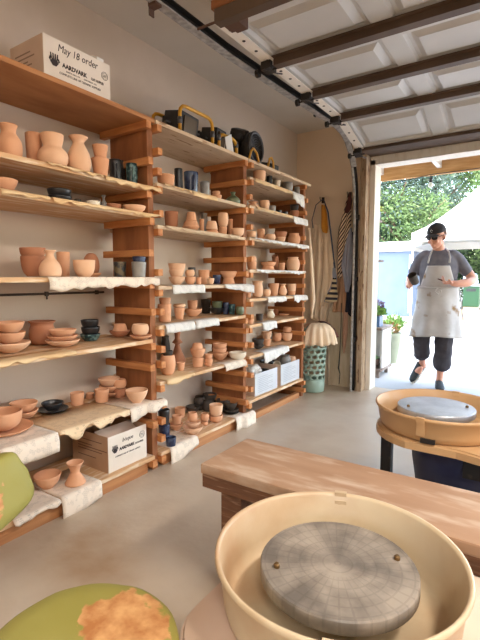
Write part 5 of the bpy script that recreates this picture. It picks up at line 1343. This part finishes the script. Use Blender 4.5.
# plants shelf beside the opening
M_leaf = mat('leaf_green', (104, 146, 74), .6, (142, 178, 92), 6); M_leafy = mat('leaf_yellow_green', (164, 190, 84), .6, (196, 206, 110), 6); M_leafp = mat('purple_leaf', (110, 84, 110), .6); M_leafr = mat('pink_succulent', (214, 130, 110), .6, (150, 180, 110), 8)
M_potb = mat('blue_planter', (62, 104, 146), .4, (52, 88, 130), 6); M_soil = mat('soil', (62, 46, 36), .95)
def leafball(name, c, r, n, L, W, m, parent, zs=1.0, up=.4, lo=-.1):
    bm = bmesh.new(); rd = random.Random(hash((round(c[0]*100), round(c[2]*100))) & 0xffff)
    for _ in range(n):
        a = rd.uniform(0, 2*PI); el = math.asin(rd.uniform(lo, 1)); rr = r*rd.uniform(.5, 1)
        d = Vector((math.cos(a)*math.cos(el), math.sin(a)*math.cos(el), math.sin(el)*zs)); p = Vector(c)+d*rr
        ax = (d+Vector((rd.uniform(-.7, .7), rd.uniform(-.7, .7), rd.uniform(-.3, .3)+up))).normalized(); sd = ax.cross(Vector((rd.uniform(-1, 1), rd.uniform(-1, 1), rd.uniform(-1, 1)))).normalized()
        nn = ax.cross(sd); l = L*rd.uniform(.7, 1.2); w = W*rd.uniform(.7, 1.2)
        v = [bm.verts.new(p), bm.verts.new(p+ax*l*.5+sd*w*.5+nn*w*.15), bm.verts.new(p+ax*l), bm.verts.new(p+ax*l*.5-sd*w*.5+nn*w*.15)]
        bm.faces.new(v)
    me = bpy.data.meshes.new(name); 
    if parent: bmesh.ops.transform(bm, matrix=parent_world(parent).inverted(), verts=bm.verts)
    bm.to_mesh(me); bm.free(); return link(name, me, m, parent)
SXm = -1.56; SY = 5.05
M_shelfw = mat('white_plant_stand', (190, 188, 184), .7); M_board = mat('grey_board', (140, 130, 122), .8, (110, 92, 80), 6)
# stand : two tiers under a board
pA = on(385, 378, 2, 0)
ps = empty('plant_stand', (-1.60, 5.18, 0), 0, 'white boxy plant stand with grey boards just outside the door', 'plant stand')
boxes('side_panel', [((-1.445, 5.06, .10), (-1.425, 5.42, .545))], M_shelfw, ps); boxes('side_panel', [((-1.98, 5.06, .10), (-1.96, 5.42, .545))], M_shelfw, ps); boxes('back_panel', [((-1.96, 5.40, .10), (-1.445, 5.42, .545))], M_shelfw, ps)
boxes('top_board', [((-2.0, 4.98, .546), (-1.415, 5.44, .575))], M_board, ps); boxes('bottom_board', [((-2.0, 4.98, .07), (-1.415, 5.44, .0995))], M_board, ps)
for x in (-1.95, -1.46):
    for y in (5.02, 5.38): boxes('foot', [((x-.02, y-.02, 0), (x+.02, y+.02, .0695))], M_board, ps)
def plant(name, c, kind, lab):
    r = empty(name, c, 0, lab, 'potted plant')
    x, y, z = c; bm = bmesh.new()
    if kind == 'trough':
        bm.free(); boxes('planter', [((x-.11, y-.07, z), (x+.11, y+.07, z+.012)), ((x-.11, y-.07, z+.012), (x-.098, y+.07, z+.12)), ((x+.098, y-.07, z+.012), (x+.11, y+.07, z+.12)), ((x-.098, y-.07, z+.012), (x+.098, y-.058, z+.12)), ((x-.098, y+.058, z+.012), (x+.098, y+.07, z+.12))], M_potb, r)
        boxes('soil', [((x-.097, y-.057, z+.013), (x+.097, y+.057, z+.10))], M_soil, r)
        leafball('foliage', (x+.02, y, z+.14), .125, 380, .05, .028, M_leaf, r, .75); leafball('purple_leaves', (x+.06, y-.03, z+.22), .07, 60, .05, .022, M_leafp, r)
    elif kind == 'bowl':
        lathe(bm, pot_profile('deep bowl', .10, .10, .008), c, 32); bmobj('planter', bm, mat('brown_planter', (112, 90, 78), .7), r, True)
        bm = bmesh.new(); lathe(bm, [(0, .082), (.088, .082), (.08, .06), (0, .06)], c, 24); bmobj('soil', bm, M_soil, r)
        leafball('succulents', (x, y, z+.085), .085, 160, .04, .02, mat('pale_succulent', (160, 186, 146), .6, (120, 160, 110), 8), r, .6, lo=0)
    elif kind == 'small':
        lathe(bm, pot_profile('cup', .05, .10, .005), c, 24); bmobj('planter', bm, mat('slate_planter', (70, 88, 116), .5), r, True)
        bm = bmesh.new(); lathe(bm, [(0, .085), (.043, .085), (.042, .06), (0, .06)], c, 20); bmobj('soil', bm, M_soil, r)
        leafball('foliage', (x, y, z+.10), .06, 110, .04, .022, M_leaf, r, 1.2, lo=0)
    elif kind == 'tall':
        lathe(bm, pot_profile('tapered cup', .17, .40, .014), c, 40); bmobj('planter', bm, mat('pale_tall_planter', (136, 142, 122), .7, (126, 132, 112), 5), r, True)
        bm = bmesh.new(); lathe(bm, [(0, .36), (.148, .36), (.14, .32), (0, .32)], c, 24); bmobj('soil', bm, M_soil, r)
        leafball('succulents', (x-.02, y, z+.40), .14, 220, .09, .03, M_leafr, r, .9, lo=0); leafball('foliage', (x+.05, y, z+.45), .16, 150, .09, .03, M_leaf, r, 1.0, lo=0)
    elif kind == 'wide':
        lathe(bm, pot_profile('cup', .10, .09, .006), c, 28); bmobj('planter', bm, mat('navy_planter', (44, 50, 72), .5), r, True)
        bm = bmesh.new(); lathe(bm, [(0, .075), (.09, .075), (.09, .05), (0, .05)], c, 24); bmobj('soil', bm, M_soil, r)
        leafball('foliage', (x, y, z+.09), .10, 160, .05, .025, M_leafy, r, .9, lo=0)
    return r
plant('potted_plant', (-1.575, 5.13, .5755), 'trough', 'bushy green plant in a blue planter on top of the plant stand')
plant('potted_plant', (-1.565, 5.10, .1), 'bowl', 'pale succulents in a brown bowl on the stand bottom board')
pt = on(388, 362, 2, 0)
plant('potted_plant', (pt.x, pt.y, 0), 'tall', 'pink and green succulents in a tall pale planter on the ground')
# wall shelves fixed to a post of the patio, outside left of the opening
pp = on(366, 300, 1, 5.5); 
boxes('post', [((-1.93, 5.25, .0), (-1.84, 5.34, 2.244))], M_pw, pr)
def wshelf(z, x1, lab):
    r = empty('wall_shelf', (-1.75, 5.2, z), 0, lab, 'shelf', 'small plant shelves outside the door')
    boxes('board', [((-1.95, 5.12, z-.022), (x1, 5.245, z))], M_board, r)
    boxes('bracket', [((-1.90, 5.2455, z-.10), (-1.87, 5.2495, z)), ((-1.90, 5.14, z-.036), (-1.87, 5.245, z-.0225))], M_dsteel, r)
sh1 = on(380, 314, 1, 5.18); sh2 = on(384, 260, 1, 5.18); sh3 = on(381, 220, 1, 5.18)
wshelf(sh1.z, -1.49, 'grey board shelf with a small slate pot, lowest of three'); wshelf(sh2.z, -1.49, 'grey board shelf carrying the blue striped vase, middle of three'); wshelf(sh3.z, -1.52, 'grey board shelf carrying the navy planter, highest of three')
plant('potted_plant', (on(371, 300, 1, 5.18).x, 5.18, sh1.z+.0005), 'small', 'small green plant in a slate blue pot beside the door jamb')
plant('potted_plant', (on(372, 215, 1, 5.18).x, 5.18, sh3.z+.0005), 'wide', 'yellow green plant in a navy pot high beside the jamb')
vz = on(371, 250, 1, 5.18)
M_vs = stripe_mat('striped_vase_glaze', (74, 84, 130), (204, 190, 170), 5, R(90))
bm = bmesh.new(); lathe(bm, pot_profile('round jar', .068, .25, .006), (0, 0, 0), 32)
o = bmobj('vase', bm, M_vs, smooth=True, origin=(0, 0, 0)); o.location = (vz.x, 5.182, sh2.z+.0005); tag(o, 'blue and cream striped vase on the middle outdoor shelf', 'vase')
# things under the tent at right
gp = on(472, 321, 2, 0)
bn_ = empty('green_bin', (gp.x, gp.y, 0), 0, 'green storage bin standing under the tent at the right', 'bin'); 
gy_ = gp.y+.6; gx = on(471.5, 300, 1, gy_).x
boxes('bin_body', [((gx-.2, gy_-.2, .35), (gx+.2, gy_+.2, .92))], mat('green_plastic_bin', (34, 74, 42), .6), bn_, bev=.02); boxes('dark_slot', [((gx-.12, gy_-.207, .78), (gx+.12, gy_-.201, .86))], M_blk, bn_)
boxes('lid', [((gx-.26, gy_-.24, .925), (gx+.26, gy_+.24, .98))], mat('pale_bin_lid', (206, 216, 214), .6), bn_, bev=.01)
boxes('stand', [((gx-.18, gy_-.18, 0), (gx+.18, gy_+.18, .349))], mat('tan_crate', (214, 176, 140), .8), bn_)
bm = bmesh.new(); bmesh.ops.create_icosphere(bm, subdivisions=3, radius=.2)
for v in bm.verts: v.co *= 1+noise.noise(v.co*7)*.4; v.co.z = max(v.co.z, -.1)
o = bmobj('plastic_bag', bm, mat('blue_plastic', (120, 168, 222), .35, (214, 226, 238), 8), smooth=True, origin=(0, 0, 0)); o.location = (gx-.02, gy_, 1.085); tag(o, 'crumpled blue and white plastic bag on the green bin', 'bag')
lw = boxes('low_wall', [((gp.x-.75, gp.y+.1, 0), (gp.x+6, gp.y+.3, .28))], mat('peach_stone', (222, 178, 146), .9, (200, 156, 124), 8, bump=.4), origin=(gp.x, gp.y+.2, 0)); tag(lw, 'low peach coloured stone edging behind the bin', 'low wall')
# trees and hedge
def tree(x, y, h, r, m, lab, n=5200, cr=None, leaf=.30, zc=None, seedv=0, trunk=True):
    t = empty('leafy_tree', (x, y, 0), 0, lab, 'tree', 'trees behind the shed and tent'); rd = random.Random(seedv)
    if trunk:
        bm = bmesh.new(); tube(bm, [(x, y, 0), (x+.1, y, h*.3), (x-.1, y, h*.55)], [.22, .17, .12], 10)
        for k in range(6):
            a = rd.uniform(0, 2*PI); tube(bm, [(x, y, h*.3+k*.25), (x+math.cos(a)*r*.5, y+math.sin(a)*r*.5, h*.5+k*.3), (x+math.cos(a)*r*.8, y+math.sin(a)*r*.8, h*.62+k*.3)], [.09, .06, .02], 8)
        bmobj('trunk', bm, mat('bark', (104, 86, 70), .9, (84, 68, 54), 6), t, True)
    bm = bmesh.new(); cl = []
    zc = zc or h*.62
    for k in range(34):
        a = rd.uniform(0, 2*PI); q = rd.random()**.5; el = rd.uniform(-.8, 1)
        cl.append((Vector((x+math.cos(a)*r*q*math.sqrt(1-el*el*.6), y+math.sin(a)*r*q*.7*math.sqrt(1-el*el*.6), zc+el*(h-zc)*.85)), r*rd.uniform(.24, .42)))
    for _ in range(n):
        c, s = cl[rd.randrange(len(cl))]
        d = Vector((rd.gauss(0, 1), rd.gauss(0, 1), rd.gauss(0, 1))).normalized(); p = c+d*s*rd.uniform(.55, 1.0)
        ax = (d+Vector((rd.uniform(-1, 1), rd.uniform(-1, 1), rd.uniform(-1, .4)))).normalized(); sd = ax.cross(Vector((rd.uniform(-1, 1), rd.uniform(-1, 1), rd.uniform(-1, 1)))).normalized(); l = leaf*rd.uniform(.6, 1.2); w = l*.42
        bm.faces.new([bm.verts.new(p), bm.verts.new(p+ax*l*.5+sd*w*.5), bm.verts.new(p+ax*l), bm.verts.new(p+ax*l*.5-sd*w*.5)])
    bmesh.ops.transform(bm, matrix=parent_world(t).inverted(), verts=bm.verts); me = bpy.data.meshes.new('foliage'); bm.to_mesh(me); bm.free(); link('foliage', me, m, t)
def leafm(name, a, b):
    m = mat(name, a, .6, b, .9, 3, lo=.4, hi=.6); bs = m.node_tree.nodes['Principled BSDF']; nt = m.node_tree
    tr_ = nt.nodes.new('ShaderNodeBsdfTranslucent'); mx = nt.nodes.new('ShaderNodeMixShader'); mx.inputs[0].default_value = .45; src = bs.inputs['Base Color'].links[0].from_socket
    nt.links.new(src, tr_.inputs[0]); out = nt.nodes['Material Output']; nt.links.new(bs.outputs[0], mx.inputs[1]); nt.links.new(tr_.outputs[0], mx.inputs[2]); nt.links.new(mx.outputs[0], out.inputs[0]); return m
L1 = leafm('tree_leaf_blue_green', (82, 104, 96), (106, 126, 112)); L2 = leafm('tree_leaf_bright', (98, 126, 76), (124, 148, 94)); L3 = leafm('tree_leaf_dark', (52, 70, 50), (80, 100, 64))
def at(px, yy): return on(px, 279, 1, yy).x
tree(at(384, 21), 21, 8.2, 3.2, L1, 'blue green tree behind the shed, leftmost in view', 16000, leaf=.2, seedv=1)
tree(at(425, 24), 24, 10.5, 3.6, L1, 'tall grey green tree behind the tent corner', 18000, leaf=.2, seedv=2)
tree(at(408, 19.5), 19.5, 4.6, 1.7, L2, 'low bright green tree above the shed roof', 6000, zc=3.2, leaf=.16, seedv=3)
tree(at(448, 22), 22, 7.2, 1.9, L2, 'yellow green tree behind the canopy slope', 7000, leaf=.18, seedv=4)
tree(at(482, 27), 27, 11, 3.6, L2, 'bright leafy tree at the right edge above the canopy', 12000, leaf=.2, seedv=5)
tree(at(350, 20), 20, 6.0, 2.6, L3, 'dark tree mostly hidden behind the white door jamb', 5000, seedv=6)
tree(at(468, 18.8), 18.8, 3.3, 1.9, L3, 'dark shrubby tree seen beneath the canopy at right', 7000, zc=1.6, leaf=.2, seedv=7)
tree(at(495, 18.8), 18.8, 3.4, 1.8, L2, 'sunlit shrubby tree beneath the canopy at the far right', 5000, zc=1.8, leaf=.2, seedv=8)

# ------------------------------------------------------------------ unseen fill lamps added to brighten the room
M_lampw = mat('fill_lamp_diffuser', (250, 244, 232), .6, emit=(255, 236, 210), estr=3.0)
def fill_light(x, y, e, lab, ln=1.2):
    r = empty('added_fill_lamp', (x, y, CZ), 0, lab, 'added fill lamp', 'added fill lamps')
    boxes('housing', [((x-.16, y-ln/2, CZ-.05), (x+.16, y+ln/2, CZ-.001))], M_white, r)
    boxes('diffuser', [((x-.145, y-ln/2+.02, CZ-.062), (x+.145, y+ln/2-.02, CZ-.0505))], M_lampw, r)
    l = bpy.data.lights.new('fill_lamp_light', 'AREA'); l.shape = 'RECTANGLE'; l.size = .28; l.size_y = ln-.06; l.energy = e; l.color = (1, .93, .85); lo = bpy.data.objects.new('fill_lamp_light', l); C.objects.link(lo); lo.location = (0, 0, -.066); lo.parent = r
fill_light(.95, .95, E1, 'unseen fill lamp added on the ceiling above the front pottery wheel')
fill_light(1.0, -1.3, E2, 'unseen fill lamp added on the ceiling at the back of the room')
sun = bpy.data.lights.new('sun', 'SUN'); sun.energy = SUN; sun.angle = R(1.0); sun.color = (1, .96, .9)
so_ = bpy.data.objects.new('sun', sun); C.objects.link(so_); so_.location = (6, 12, 20)
so_.rotation_euler = Vector((-.30, -.22, -1)).to_track_quat('-Z', 'Y').to_euler()
w = bpy.data.worlds.new('World'); bpy.context.scene.world = w; w.use_nodes = True; nt = w.node_tree
sky = nt.nodes.new('ShaderNodeTexSky'); sky.sky_type = 'NISHITA'; sky.sun_disc = False; sky.sun_elevation = R(58); sky.sun_rotation = R(120); sky.altitude = 50; sky.air_density = 1; sky.dust_density = 2.0
tint = nt.nodes.new('ShaderNodeMix'); tint.data_type = 'RGBA'; tint.blend_type = 'MULTIPLY'; tint.inputs[0].default_value = 1; tint.inputs[7].default_value = (1, .92, .80, 1)
nt.links.new(sky.outputs[0], tint.inputs[6]); nt.links.new(tint.outputs[2], nt.nodes['Background'].inputs[0]); nt.nodes['Background'].inputs[1].default_value = SKY
# ------------------------------------------------------------------ camera and view
cd = bpy.data.cameras.new('camera'); co = bpy.data.objects.new('camera', cd); C.objects.link(co)
cd.sensor_fit = 'VERTICAL'; cd.sensor_height = 36; cd.lens = FPX/640*36; cd.clip_start = .02; cd.clip_end = 200
co.location = CAM; co.rotation_euler = Fv.to_track_quat('-Z', 'Y').to_euler()
s = bpy.context.scene; s.camera = co
s.view_settings.view_transform = 'Standard'; s.view_settings.look = 'None'; s.view_settings.gamma = 1; s.view_settings.use_curve_mapping = False; s.view_settings.exposure = EXPO
